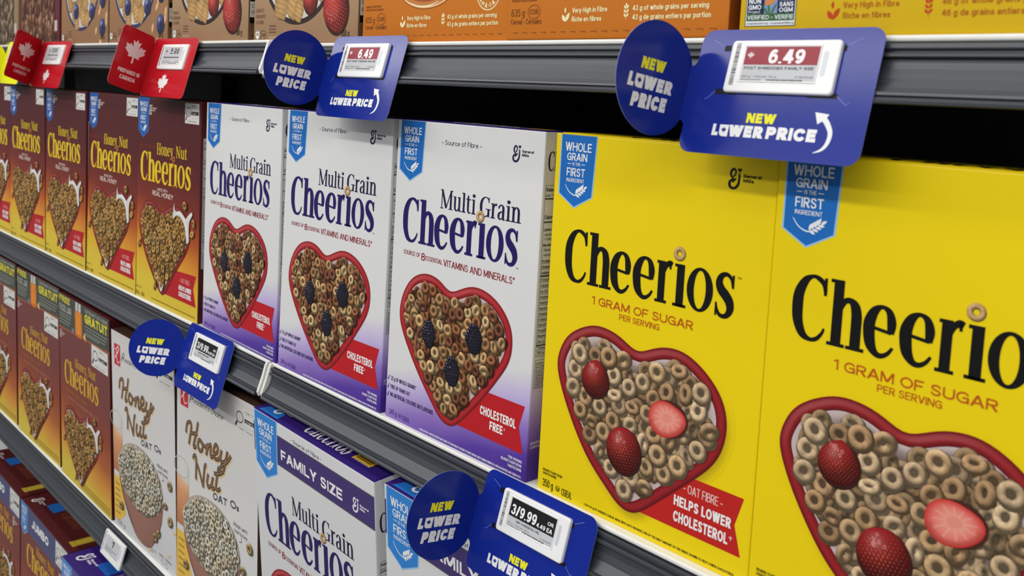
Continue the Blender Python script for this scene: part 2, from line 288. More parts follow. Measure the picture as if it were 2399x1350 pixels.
    def serif(s, word, u0, u1, v0, xh, col, layer=.2, ext=None, fat=1.0, dots=False):
        adv = [GL[c][0] if c != ' ' else .36 for c in word]
        if ext is None:
            k = (u1 - u0) / sum(adv); x = u0; ext = []
            for a in adv: ext.append((x, x + a * k)); x += a * k
        for c, (a, e) in zip(word, ext):
            if c == ' ': continue
            wd, st, bars = GL[c]; k = (e - a) / wd
            if dots and c == 'i': s.ell(a + k * .2, v0 + xh * 1.24, k * .13, xh * .12, col, layer, n=16)
            if st == 'o':
                n = 40; P = []
                for i in range(n):
                    t = 2 * math.pi * i / n; cx, cy = math.cos(t), math.sin(t)
                    P += [(a + k * (wd / 2 + .355 * cx), v0 + xh * (.5 + .505 * cy)), (a + k * (wd / 2 + .16 * cx), v0 + xh * (.5 + .435 * cy))]
                s.raw(P, [(2 * i, 2 * i + 1, (2 * i + 3) % (2 * n), (2 * i + 2) % (2 * n)) for i in range(n)], col, layer)
            else:
                r = k / xh
                for q in st:
                    P = [(x, y, wv * fat) for x, y, wv in q]
                    m = PM(); m.stroke(P, col, layer, n=7)
                    s.raw([(a + k * p[0], v0 + xh * p[1], p[2]) for p in m.v], m.f, col, layer)
            for (x0, y0, x1, y1) in bars:
                s.rect(a + k * x0, v0 + xh * y0, a + k * x1, v0 + xh * y1, col, layer)
        return s
    def mesh(s, name, place='front', W=0, H=0):
        if place == 'front': V = [(u / 1000, -l / 1000, v / 1000) for u, v, l in s.v]
        elif place == 'side': V = [((W + l) / 1000, u / 1000, v / 1000) for u, v, l in s.v]
        elif place == 'top': V = [(u / 1000, v / 1000, (H + l) / 1000) for u, v, l in s.v]
        else: V = [(u / 1000, v / 1000, l / 1000) for u, v, l in s.v]
        me = bpy.data.meshes.new(name); me.from_pydata(V, [], s.f)
        a = me.color_attributes.new('Col', 'FLOAT_COLOR', 'POINT')
        buf = np.ones((len(V), 4), np.float32); buf[:, :3] = np.array(s.c, np.float32)
        a.data.foreach_set('color', buf.ravel()); me.update()
        return me
    def build(s, name, parent, place='front', W=0, H=0): return link(name, s.mesh(name, place, W, H), INK, parent)

def rrect_pts(u0, v0, u1, v1, r, n=6):
    P = []
    for cx, cy, a in ((u1 - r, v1 - r, 0), (u0 + r, v1 - r, 90), (u0 + r, v0 + r, 180), (u1 - r, v0 + r, 270)):
        for i in range(n + 1):
            t = rad(a + 90 * i / n); P.append((cx + r * math.cos(t), cy + r * math.sin(t)))
    return P
LEAF = [(0, 1), (.10, .80), (.28, .90), (.20, .48), (.40, .66), (.46, .55), (.70, .60), (.62, .36), (.72, .28), (.36, .0), (.40, -.14), (.06, -.10), (.06, -.48)]
LEAF = LEAF + [(-x, y) for x, y in LEAF[::-1]][:-1]
def maple(pm, u, v, sx, sy, col, layer, shear=0.0):
    return pm.poly([(u + x * sx + y * sy * shear, v + y * sy) for x, y in LEAF], col, layer)
def leaf_shape(pm, u, v, L, wd, ang, col, layer):
    P = []
    for i in range(9):
        t = i / 8; P.append((L * t, wd * math.sin(math.pi * t)))
    for i in range(7, 0, -1):
        t = i / 8; P.append((L * t, -wd * math.sin(math.pi * t) * .6))
    ca, sa = math.cos(ang), math.sin(ang)
    return pm.poly([(u + x * ca - y * sa, v + x * sa + y * ca) for x, y in P], col, layer)

# ------------------------------------------------------------------ printed food
LDIR = np.array([-.42, .62, .66]); LDIR /= np.linalg.norm(LDIR)
def noise1(rng, n, amp): return 1 + amp * (rng.random_sample(n) * 2 - 1)
def oring(pm, u, v, R, col, layer, rng, tilt=None, shadow=True, nM=18, nm=9, dim=1.0):
    tilt = rng.uniform(0, .9) if tilt is None else tilt; spin = rng.uniform(0, 6.283)
    th, ph = np.meshgrid(np.linspace(0, 2 * np.pi, nM, endpoint=False), np.linspace(0, 2 * np.pi, nm, endpoint=False), indexing='ij')
    M, m = .67 * R, .335 * R
    P = np.stack([(M + m * np.cos(ph)) * np.cos(th), (M + m * np.cos(ph)) * np.sin(th), m * .9 * np.sin(ph)], -1)
    Nn = np.stack([np.cos(ph) * np.cos(th), np.cos(ph) * np.sin(th), np.sin(ph)], -1)
    ct, s_ = math.cos(tilt), math.sin(tilt); cs, ss = math.cos(spin), math.sin(spin)
    Rm = np.array([[cs, -ss, 0], [ss, cs, 0], [0, 0, 1]]) @ np.array([[1, 0, 0], [0, ct, -s_], [0, s_, ct]])
    P = P @ Rm.T; Nn = Nn @ Rm.T
    inner = np.clip(-np.cos(ph), 0, 1)
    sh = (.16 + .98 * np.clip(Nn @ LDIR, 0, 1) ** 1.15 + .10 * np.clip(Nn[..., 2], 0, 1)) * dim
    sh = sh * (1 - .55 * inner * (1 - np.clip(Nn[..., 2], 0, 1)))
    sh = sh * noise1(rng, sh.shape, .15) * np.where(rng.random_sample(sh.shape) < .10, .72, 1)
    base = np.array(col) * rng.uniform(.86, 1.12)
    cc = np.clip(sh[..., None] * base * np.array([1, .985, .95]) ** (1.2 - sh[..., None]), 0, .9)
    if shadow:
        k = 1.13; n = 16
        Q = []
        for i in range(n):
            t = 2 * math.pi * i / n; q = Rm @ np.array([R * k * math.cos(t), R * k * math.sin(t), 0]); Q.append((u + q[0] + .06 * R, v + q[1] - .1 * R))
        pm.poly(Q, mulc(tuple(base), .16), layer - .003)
    idx = {}; V = []; Cc = []; F = []
    for i in range(nM):
        for j in range(nm):
            q = [(i, j), ((i + 1) % nM, j), ((i + 1) % nM, (j + 1) % nm), (i, (j + 1) % nm)]
            if sum(Nn[a][2] for a in q) / 4 > 0.0:
                f = []
                for a in q:
                    if a not in idx:
                        idx[a] = len(V); V.append((u + P[a][0], v + P[a][1], layer + .0004 * P[a][2] / R)); Cc.append(tuple(cc[a]))
                    f.append(idx[a])
                F.append(tuple(f))
    pm.raw(V, F, Cc, layer)
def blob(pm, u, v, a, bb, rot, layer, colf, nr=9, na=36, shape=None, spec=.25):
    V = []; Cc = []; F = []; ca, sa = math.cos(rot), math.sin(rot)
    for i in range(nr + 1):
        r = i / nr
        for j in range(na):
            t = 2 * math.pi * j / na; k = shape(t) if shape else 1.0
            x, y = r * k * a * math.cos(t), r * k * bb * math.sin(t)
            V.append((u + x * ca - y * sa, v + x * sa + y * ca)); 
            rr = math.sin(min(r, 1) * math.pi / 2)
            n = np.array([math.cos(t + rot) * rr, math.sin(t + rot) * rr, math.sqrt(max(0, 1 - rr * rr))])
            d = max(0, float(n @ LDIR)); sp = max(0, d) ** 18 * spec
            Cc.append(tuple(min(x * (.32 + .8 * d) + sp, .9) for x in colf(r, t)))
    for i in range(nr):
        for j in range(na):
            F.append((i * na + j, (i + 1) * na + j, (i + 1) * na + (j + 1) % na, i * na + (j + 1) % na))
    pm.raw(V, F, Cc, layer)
def strawberry(pm, u, v, a, bb, rot, layer, rng, up=True, tone=(172, 34, 38), fine=False):
    def sh(t):
        q = math.sin(t) * (1 if up else -1)                        # q > 0 towards the pointed end
        return 1.0 + .06 * q - .20 * max(0, q) * abs(math.cos(t)) ** .8 + .04 * max(0, -q) * abs(math.cos(t))
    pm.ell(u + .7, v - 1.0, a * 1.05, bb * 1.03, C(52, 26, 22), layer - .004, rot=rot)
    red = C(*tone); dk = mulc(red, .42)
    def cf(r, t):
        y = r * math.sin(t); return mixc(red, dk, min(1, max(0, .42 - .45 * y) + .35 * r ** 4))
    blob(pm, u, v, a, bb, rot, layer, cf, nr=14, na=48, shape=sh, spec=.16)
    ca, sa = math.cos(rot), math.sin(rot); P = lambda x, y: (u + x * a * ca - y * bb * sa, v + x * a * sa + y * bb * ca)
    pit, rim_, seed = (mulc(red, .55), C(230, 130, 120), C(226, 130, 110)) if fine else (C(92, 14, 22), C(206, 92, 88), C(196, 140, 92))
    for i in range(-7, 8):
        for j in range(-6, 7):
            x, y = (j + .5 * (i % 2)) * .165, i * .125
            t = math.atan2(y, x); rr = math.hypot(x, y) / sh(t)
            if rr > .93: continue
            f = math.sqrt(1 - rr * rr) * .6 + .4; q = rng.uniform(.85, 1.15) * f
            pu, pv = P(x, y); lit = max(0.15, 1 - rr + .5 * (y - x))
            pm.ell(pu, pv - .1, a * .050 * q, bb * .052 * q, mulc(pit, .6 + .5 * lit), layer + .001, n=8, rot=rot)
            pm.ell(pu + .1, pv, a * .022 * q, bb * .034 * q, mulc(seed, .35 + .55 * lit), layer + .0014, n=6, rot=rot)
            if lit > .75: pm.stroke([(pu - a * .05, pv + bb * .045, .12), (pu, pv + bb * .062, .2), (pu + a * .045, pv + bb * .04, .12)], mulc(rim_, .5 + .5 * lit), layer + .0016, n=3)
    for k in range(7):
        x, y = rng.uniform(-.45, .12), rng.uniform(.32, .78); pu, pv = P(x, y)
        pm.ring(pu, pv, 1.0, 1.15, .32, C(226, 150, 146), layer + .002, n=10)
def cut_strawberry(pm, u, v, a, bb, rot, layer):
    pm.ell(u + .5, v - .9, a * 1.06, bb * 1.06, C(70, 35, 30), layer - .004, rot=rot)
    sh = lambda t: 1 - .13 * math.sin(t * 1 + .6) + .05 * math.cos(3 * t)
    V = []; Cc = []; F = []; nr, na = 10, 60; ca, sa = math.cos(rot), math.sin(rot)
    for i in range(nr + 1):
        r = i / nr
        for j in range(na):
            t = 2 * math.pi * j / na; x, y = r * sh(t) * a * math.cos(t), r * sh(t) * bb * math.sin(t)
            V.append((u + x * ca - y * sa, v + x * sa + y * ca))
            c = mixc(C(232, 170, 150), C(222, 120, 108), min(1, r * 1.5)) if r < .66 else mixc(C(222, 120, 108), C(196, 48, 44), (r - .66) / .34)
            if .3 < r < .8 and j % 5 == 0: c = mixc(c, C(240, 205, 190), .25)
            if r < .25: c = mixc(c, C(215, 120, 105), .6)
            if math.sin(t) < -.3 and r > .7: c = mulc(c, .82)
            Cc.append(c)
    for i in range(nr):
        for j in range(na): F.append((i * na + j, (i + 1) * na + j, (i + 1) * na + (j + 1) % na, i * na + (j + 1) % na))
    pm.raw(V, F, Cc, layer)
def blackberry(pm, u, v, a, bb, rot, layer, rng):
    pm.ell(u + .4, v - .6, a * 1.06, bb * 1.05, C(20, 12, 16), layer - .004, rot=rot)
    ca, sa = math.cos(rot), math.sin(rot); k = 0
    for i in range(-4, 5):
        for j in range(-3, 4):
            x = (j + (.5 if i % 2 else 0)) * .32; y = i * .215
            if abs(x) ** 2.4 + abs(y) ** 2.4 > .93: continue
            k += 1; x += rng.uniform(-.04, .04); y += rng.uniform(-.03, .03); d = max(.25, 1.05 - .8 * (x * x + y * y) + .35 * (y - x))
            pu, pv = u + x * a * ca - y * bb * sa, v + x * a * sa + y * bb * ca; q = a * .225
            pm.ell(pu, pv, q * 1.12, q * 1.2, C(8, 8, 12), layer + .0008 * k, n=10)
            blob(pm, pu, pv, q, q * 1.08, 0, layer + .0008 * k + .0003, lambda r, t: mulc(C(44, 42, 62), .55 + .45 * d), nr=3, na=9, spec=.1)
            if d > .45: pm.ell(pu - q * .3, pv + q * .38, q * .30 * d, q * .24 * d, mulc(C(186, 184, 200), d), layer + .0008 * k + .0006, n=6)
def bowl_rim(pm, P, wd, layer, red, dark, n=110):
    P = resample(P, n); outs = []
    steps = [0, .10, .28, .5, .72, .9, 1.0]; prof = [.72, .55, .95, 1.2, .92, .62, .45]
    V = []; Cc = []; F = []
    for k, s_ in enumerate(steps):
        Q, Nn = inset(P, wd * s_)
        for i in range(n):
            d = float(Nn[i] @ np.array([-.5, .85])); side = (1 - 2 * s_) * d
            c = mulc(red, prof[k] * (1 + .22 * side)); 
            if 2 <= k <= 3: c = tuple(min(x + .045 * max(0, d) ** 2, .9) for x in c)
            V.append(tuple(Q[i])); Cc.append(c)
    for k in range(len(steps) - 1):
        for i in range(n): F.append((k * n + i, (k + 1) * n + i, (k + 1) * n + (i + 1) % n, k * n + (i + 1) % n))
    pm.raw(V, F, Cc, layer)
    return inset(P, wd * .98)[0]
def milk(pm, Q, layer, edge, core):
    n = len(Q); cen = Q.mean(0); st = [1, .95, .88, .7, .35, .02]; V = []; Cc = []; F = []
    for k, s_ in enumerate(st):
        t = [0, .15, .55, 1, 1, 1][k]
        for i in range(n): V.append(tuple(cen + (Q[i] - cen) * s_)); Cc.append(mixc(edge, core, t))
    for k in range(len(st) - 1):
        for i in range(n): F.append((k * n + i, (k + 1) * n + i, (k + 1) * n + (i + 1) % n, k * n + (i + 1) % n))
    pm.raw(V, F, Cc, layer)
def pour(pm, Q, R, pal, layer, seed, sep=1.22, avoid=(), margin=.55, tries=5000, step=.0045, tmax=.95, nM=18, nm=9, dim=1.0):
    rng = np.random.RandomState(seed); x0, y0 = Q.min(0); x1, y1 = Q.max(0); pts = []
    for _ in range(tries):
        x, y = rng.uniform(x0, x1), rng.uniform(y0, y1)
        if not inside(Q, x, y) or edge_dist(Q, x, y) < R * margin: continue
        if any((x - a) ** 2 + (y - b_) ** 2 < (R * sep) ** 2 for a, b_ in pts): continue
        if any(((x - a) / (ra + R * .2)) ** 2 + ((y - b_) / (rb + R * .2)) ** 2 < 1 for a, b_, ra, rb in avoid): continue
        pts.append((x, y))
    for i, (x, y) in enumerate(pts):
        c = pal[rng.randint(len(pal))]
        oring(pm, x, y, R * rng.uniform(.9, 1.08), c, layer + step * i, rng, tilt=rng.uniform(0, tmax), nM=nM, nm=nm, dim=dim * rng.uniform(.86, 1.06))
    return layer + step * len(pts)

# ------------------------------------------------------------------ shared marks
WHITE = C(238, 239, 240); BLK = C(15, 14, 15); NAVY = C(30, 22, 62)
def wheat_mark(pm, u, v, s, col, layer):
    pm.stroke([(u - 14 * s, v + 5 * s, .25 * s), (u - 9 * s, v - 1 * s, .4 * s), (u - 2 * s, v - 4 * s, .5 * s), (u + 3 * s, v - 3 * s, .45 * s)], col, layer)
    for k in range(4):
        x = u + k * 2.3 * s; y = v - 3.6 * s + k * 1.5 * s
        leaf_shape(pm, x, y, 6.6 * s, 1.5 * s, rad(72), col, layer); leaf_shape(pm, x, y, 5.2 * s, 1.3 * s, rad(-22 + 8 * k), col, layer)
    leaf_shape(pm, u + 9 * s, v + 1.8 * s, 6.0 * s, 1.4 * s, rad(38), col, layer)
def ribbon(root, H, s=1.0, u0=6.3, blue=(28, 104, 184), edge=(150, 190, 225)):
    B = C(*blue); w_ = 35.8 * s
    pm = PM(); e = 1.0 * s
    f = lambda g: [(u0 - g, H - .6), (u0 - g * 1.3, H - 46 * s - g * .4), (u0 + 16 * s, H - 55.4 * s - g * 1.4), (u0 + w_ * .93 + g * 1.3, H - 46.4 * s - g * .4), (u0 + w_ + g, H - .6)]
    pm.poly(f(e), C(*edge), .10); pm.poly(f(0), B, .14)
    rb = pm.build('ribbon_badge', root)
    t = PM(); L = .2
    cx = lambda a: u0 + a * s
    t.text('WHOLE', cx(4.2), cx(31.0), H - 13 * s, 6.6 * s, WHITE, L, .006)
    t.text('GRAIN', cx(6.4), cx(27.2), H - 20.2 * s, 5.8 * s, WHITE, L, .006)
    t.rect(cx(7.2), H - 23 * s, cx(11), H - 22.5 * s, WHITE, L); t.rect(cx(21.6), H - 23 * s, cx(25.2), H - 22.5 * s, WHITE, L)
    t.text('IS THE', cx(12.4), cx(20.4), H - 24 * s, 2.5 * s, WHITE, L)
    t.text('FIRST', cx(6.7), cx(25.6), H - 32.2 * s, 6.3 * s, WHITE, L, .006)
    t.text('INGREDIENT', cx(6.9), cx(25.3), H - 36.6 * s, 2.8 * s, WHITE, L)
    wheat_mark(t, cx(17.5), H - 43.2 * s, .82 * s, WHITE, L)
    t.build('badge_lettering', rb)
    return rb
def maker_mark(root, u, v, s, col):
    pm = PM(); L = .16
    S_ = lambda *p: [(u + x * 11 * s, v + y * 13 * s, w_ * 11 * s) for x, y, w_ in p]
    pm.stroke(S_((.30, .50, .05), (.12, .62, .07), (.10, .82, .075), (.26, .97, .07), (.42, .88, .06), (.40, .70, .05), (.28, .60, .05)), col, L)
    pm.stroke(S_((.46, .44, .035), (.22, .44, .06), (.04, .30, .085), (.06, .10, .09), (.28, .0, .075), (.52, .08, .085), (.66, .30, .08), (.68, .70, .06), (.62, .74, .04)), col, L)
    pm.stroke(S_((.22, .30, .05), (.36, .42, .06), (.48, .52, .04)), col, L)
    hx, hy = u + 7.6 * s, v + 12.0 * s
    pm.poly([(hx, hy - 1.5 * s), (hx + 1.6 * s, hy + .3 * s), (hx + 1.3 * s, hy + 1.3 * s), (hx + .5 * s, hy + 1.3 * s), (hx, hy + .8 * s), (hx - .5 * s, hy + 1.3 * s), (hx - 1.3 * s, hy + 1.3 * s), (hx - 1.6 * s, hy + .3 * s)], col, L)
    pm.text('General', u + 10.6 * s, u + 24 * s, v + 7.7 * s, 2.3 * s, col, L, .03); pm.text('Mills', u + 10.6 * s, u + 18.6 * s, v + 4.6 * s, 2.3 * s, col, L, .03)
    return pm.build('maker_mark', root)
def warning_mark(root, u, v, w_, h_, lines=1):
    pm = PM(); k = w_ / 40.0
    pm.rect(u, v, u + w_, v + h_, C(214, 212, 208), .12); ink = C(30, 28, 28)
    pm.ring(u + 9.5 * k, v + h_ * .56, 6.2 * k, h_ * .24, .9 * k, ink, .16)
    pm.stroke([(u + 5.2 * k, v + h_ * .36, 1.1 * k), (u + 2.2 * k, v + h_ * .14, 1.2 * k)], ink, .16, smooth=False)
    pm.rect(u + 18 * k, v + h_ * .44, u + 38 * k, v + h_ * .60, ink, .15)
    pm.text('Sugars', u + 20 * k, u + 33 * k, v + h_ * .475, h_ * .095, C(225, 225, 222), .18)
    pm.text('High in', u + 19 * k, u + 33 * k, v + h_ * .84, h_ * .09, ink, .16)
    for q in (.78, .26): pm.rect(u + 17 * k, v + h_ * q, u + 38 * k, v + h_ * q + .25, C(120, 118, 116), .15)
    pm.text('Health Canada', u + 8 * k, u + 32 * k, v + h_ * .08, h_ * .07, ink, .16)
    return pm.build('nutrition_warning', root)
def banner(root, P, col, texts, name='banner'):
    pm = PM(); pm.poly(P, col, .12); bn = pm.build(name, root)
    t = PM()
    for a in texts: t.text(*a[:6], **(a[6] if len(a) > 6 else {}))
    t.build('banner_lettering', bn)
    return bn
TINY1 = '1 CUP (27 g) OF CHEERIOS CEREAL MADE WITH OATS PROVIDES 35% OF THE DAILY AMOUNT OF THE FIBRES SHOWN TO HELP LOWER CHOLESTEROL'
TINY2 = 'A HEALTHY DIET LOW IN SATURATED AND TRANS FATS MAY REDUCE THE RISK OF HEART DISEASE. MULTI-GRAIN CHEERIOS IS LOW IN SATURATED AND TRANS FATS.'

def carton(root, W, H, D, mats, bev=1.2, topmat=1, sidemat=0):
    """folding box: front at y = 0, with the glued flap seams of its top"""
    bm = bmesh.new(); bbox(bm, 0, W / 1000, 0, D / 1000, 0, H / 1000)
    bmesh.ops.bevel(bm, geom=list(bm.edges), offset=bev / 1000, segments=2, affect='EDGES', profile=.6)
    bm.normal_update()
    for f in bm.faces:
        if f.normal.z > .75 or f.normal.z < -.75: f.material_index = topmat
        elif abs(f.normal.x) > .75: f.material_index = sidemat
    me = bpy.data.meshes.new('carton'); bm.to_mesh(me); bm.free()
    o = link('carton', me, mats, root)
    # loose upper flap lying over the top, a board's thickness proud of it
    bm = bmesh.new(); bbox(bm, .0030, W / 1000 - .0030, .0040, D / 1000 * .62, H / 1000, H / 1000 + .0005)
    fl = frombm('top_flap', bm, mats[topmat], root)
    return o

# ------------------------------------------------------------------ setting
floor_m = plain('polished_concrete', C(150, 148, 144), .35, .4, scale=6)
bm = bmesh.new(); bbox(bm, -4.5, 2.5, -3.6, .62, -1.02, -1.0)
fl = frombm('floor', bm, floor_m); fl['kind'] = 'structure'

# ------------------------------------------------------------------ gondola
RAIL = streaked('charcoal_plastic', C(52, 56, 63), .36)
METAL = plain('white_powder_coat', C(225, 225, 220), .38, .5, noise=.03)
DECK = plain('shelf_steel', C(150, 150, 148), .5, .4)
DARK = plain('black_back_panel', C(36, 36, 38), .7, .2)
SLOT = plain('dark_slot', C(18, 18, 20), .6, .2)

g = empty('display_gondola', (0, 0, 0))
tag(g, 'black upright back panel running behind all the shelves of cereal', 'shelf back')
boxpart('back_panel', (-3.2, 1.2, .47, .49, -1.0, 1.05), DARK, g)
boxpart('base_plinth', (-3.2, 1.2, .03, .47, -1.0, -.83), DARK, g)
for x in (-2.62, -1.56, -.5, .56): boxpart('upright_post', (x - .015, x + .015, .44, .47, -1.0, 1.05), DARK, g)

RP = [(.004, -.0052), (-.0012, -.0046), (-.0024, -.0052), (-.0028, -.0074), (-.0020, -.0086), (-.0008, -.0088), (-.0010, -.0097), (-.0030, -.0099), (-.0042, -.0106), (-.0044, -.0122), (-.0030, -.0131), (-.0012, -.0135),
      (-.0014, -.0155), (-.0022, -.0190), (-.0044, -.0245), (-.0078, -.0295), (-.0098, -.0318), (-.0125, -.0322), (-.0130, -.0338), (-.0118, -.0346), (-.0132, -.0352), (-.0146, -.0366), (-.0146, -.0382), (-.0128, -.0388), (.004, -.0388)]
def shelf(x0, x1, z, label, brackets, rails=((None, None),), slope=0.0):
    g = empty('gondola_shelf', ((x0 + x1) / 2, 0, z))
    tag(g, label, 'shelf', 'shelves of the cereal gondola')
    a, b_ = x0 - (x0 + x1) / 2, x1 - (x0 + x1) / 2
    bm = bmesh.new(); bbox(bm, a, b_, 0.0, .46, -.0040, 0.0)
    ed = [e for e in bm.edges if all(abs(v.co.y) < 1e-6 for v in e.verts) and abs(e.verts[0].co.z - e.verts[1].co.z) < 1e-6]
    bmesh.ops.bevel(bm, geom=ed, offset=.0017, segments=4, affect='EDGES', profile=.5)
    frombm('deck', bm, METAL, g)
    bm = bmesh.new(); bbox(bm, a, b_, .0065, .44, -.034, -.0045); frombm('under_frame', bm, SLOT, g)
    for r0, r1 in rails:
        r0 = a if r0 is None else r0 - (x0 + x1) / 2; r1 = b_ if r1 is None else r1 - (x0 + x1) / 2
        P = RP; n = len(P); V = []; F = []
        for x in (r0, r1): V += [(x, y, zz) for y, zz in P]
        F += [(i, (i + 1) % n, n + (i + 1) % n, n + i) for i in range(n)] + [tuple(range(n)), tuple(range(2 * n - 1, n - 1, -1))]
        bm = bmesh.new(); vs = [bm.verts.new(v) for v in V]; [bm.faces.new([vs[i] for i in f]) for f in F]
        frombm('label_rail', bm, RAIL, g)
    for x in brackets:
        bm = bmesh.new(); x -= (x0 + x1) / 2
        prof = [(.02, -.0005), (-.0020, -.0005), (-.0036, -.004), (-.0075, -.018), (-.0132, -.0335), (-.0112, -.0385), (.002, -.0300), (.02, -.0300)]
        V = [bm.verts.new((x - .0019, y, zz)) for y, zz in prof] + [bm.verts.new((x + .0019, y, zz)) for y, zz in prof]; n = len(prof)
        for i in range(n): bm.faces.new([V[i], V[(i + 1) % n], V[n + (i + 1) % n], V[n + i]])
        bm.faces.new(V[:n]); bm.faces.new(V[:n - 1:-1])
        bmesh.ops.bevel(bm, geom=list(bm.edges), offset=.0005, segments=1, affect='EDGES')
        frombm('end_bracket', bm, METAL, g)
    return g
ZM, ZU, ZUL, ZL, ZB = 0.0, .3560, .3605, -.3655, -.7945
shelf(-2.6, -.5085, ZUL, 'upper shelf section holding the brown blueberry boxes, behind the red leaf cards', [-.5108], [(None, -.5155)])
shelf(-.5045, 1.1, ZU, 'upper shelf section holding the orange cereal boxes, with a dark grey label rail', [-.5022], [(-.5005, None)])
shelf(-2.6, -.4925, ZM, 'middle shelf section holding the maroon honey nut boxes, with a dark grey label rail', [-.4948], [(None, -.4995)])
shelf(-.4885, 1.1, ZM, 'middle shelf section holding the yellow cereal boxes, with a dark grey label rail', [-.4862], [(-.4845, None)])
shelf(-2.6, -.52, ZL, 'lower shelf under the honey nut boxes and white oat cereal boxes', [])
shelf(-.519, 1.1, ZL, 'lower shelf under the white and purple family size boxes', [])
shelf(-2.6, 1.1, ZB, 'bottom base shelf holding the jumbo cereal boxes', [])

# ------------------------------------------------------------------ cereal boxes
YEL = C(232, 204, 8)
yellow_m = gradient('yellow_board', [(-60, YEL), (320, YEL)])
white_m = gradient('white_to_purple_board', [(-48, C(62, 34, 132)), (-22, C(86, 58, 156)), (0, C(138, 110, 186)), (25, C(190, 176, 216)), (47, C(214, 214, 214)), (300, C(217, 217, 216))], kx=.25)
purple_m = plain('purple_board', C(50, 28, 112), .45)
maroon_top = plain('maroon_board', C(80, 26, 28), .45)
HN_ST = [(-60, C(216, 190, 60)), (35, C(216, 188, 58)), (62, C(216, 170, 48)), (90, C(208, 132, 42)), (118, C(172, 82, 34)), (150, C(122, 48, 34)), (190, C(94, 34, 34)), (225, C(84, 32, 34)), (300, C(80, 32, 34))]
honey_m = gradient('honey_board', HN_ST, kx=-.10)
pale_m = gradient('oat_photo_board', [(-60, C(196, 198, 202)), (60, C(208, 208, 210)), (140, C(212, 211, 209)), (320, C(206, 203, 200))], noise=.05)

CH = [(16.9, 39.6), (40.0, 64.5), (63.1, 83.0), (84.6, 104.7), (105.0, 119.8), (120.2, 132.0), (130.9, 154.4), (154.6, 170.4)]
HEART_Y = [(15.2, 101.8), (16.6, 116.1), (26.0, 131.5), (49.5, 143.4), (71, 142.3), (84.5, 136.5), (93.4, 132.6), (103, 137), (116.8, 142.2), (134, 142.4), (152, 133.5), (166.5, 119), (172.0, 102.0), (169.5, 84), (161.5, 70), (147.1, 55.5), (116.1, 27.5), (102.5, 16.3), (94.0, 13.7), (84.5, 15.6), (74, 23.0), (49.7, 43.4), (27.6, 74.6)]
HEART_M = [(15.9, 102), (19.5, 122), (32.5, 139.5), (52, 147.4), (71, 145.6), (83, 139), (90.3, 136.6), (99, 140.5), (117.1, 147.2), (136, 146.4), (154.5, 138.2), (168, 124), (171.6, 110), (170, 96.5), (162, 82.5), (133.9, 48.5), (105.5, 21.3), (95.1, 17.8), (84, 20.2), (70, 32), (45.1, 57.0), (24, 84)]
HEART_H = [(10.1, 104), (14.5, 123), (25, 137), (42, 142.3), (60, 141.5), (76, 134.5), (87, 130.7), (98, 135), (119.1, 143.2), (140, 144), (160.2, 137.0), (173, 124), (176.9, 109), (172.5, 93.6), (161, 80), (128, 49), (102, 20.5), (91.3, 16.8), (80, 22), (48.9, 48.1), (24, 76)]
TAN = [C(206, 172, 130), C(188, 152, 112), C(216, 186, 148)]
MULTI = [C(212, 170, 118), C(160, 102, 66), C(224, 188, 136), C(136, 84, 58), C(190, 142, 94)]
HONEY = [C(206, 156, 84), C(190, 138, 68), C(214, 170, 100)]

def cheerios(pm, u0, u1, v0, xh, col, layer=.2, fat=1.0):
    k = (u1 - u0) / (170.4 - 16.9)
    pm.serif('Cheerios', 0, 0, v0, xh, col, layer, [(u0 + (a - 16.9) * k, u0 + (b_ - 16.9) * k) for a, b_ in CH], fat * 1.12)
def logo_ring(root, u, v, R, col=(196, 158, 108)):
    pm = PM(); oring(pm, u, v, R, C(*col), .24, np.random.RandomState(3), tilt=.12, shadow=False, nM=28, nm=12)
    return pm.build('cereal_ring_mark', root)
def kosher(pm, u, v, r, col):
    pm.ring(u, v, r, r, .35, col, .16); pm.stroke([(u - r * .45, v + r * .5, .35), (u - r * .4, v - r * .3, .35), (u, v - r * .5, .35), (u + r * .4, v - r * .3, .35), (u + r * .45, v + r * .5, .35)], col, .16)
FACTS = ['Valeur nutritive', 'pour 1 tasse (29 g)', 'Calories 110', 'Lipides 1,5 g', 'satures 0,3 g', '+ trans 0 g', 'Glucides 24 g', 'Fibres 2 g', 'Sucres 6 g', 'Proteines 2 g', 'Cholesterol 0 mg', 'Sodium 115 mg', 'Potassium 75 mg', 'Calcium 100 mg', 'Fer 4,5 mg', 'Vitamine A', 'Vitamine C', 'Niacine 4 mg', 'Vitamine B6', 'Folate 80 ug', 'Pantothenate', 'Phosphore', 'Magnesium', 'Zinc 0,75 mg', '*Teneur', '*5% ou moins']
ROWZ = [237.5, 233.5, 215.5, 206, 202, 198.4, 193.5, 189.6, 185.6, 180.6, 175.9, 171.2, 165.6, 160.8, 156, 151.4, 146.8, 142.2, 137.6, 133.2, 128.8, 124.2, 119.8, 115.2, 110.0, 106.0]
INGR = ['Ingredients: Grains entiers', 'Sucre (sucre, sirop de sucre', 'dore), Amidon de mais', 'brun, Sirop de mais', 'Phosphate, Colorant', 'Caramel, Carbonate', 'Tocopherols, Fer', 'Vitamine B, Niacine', '(vitamine B6), Zinc', '(vitamine A), Acide', 'Vitamine D3', 'Contient : Avoine']
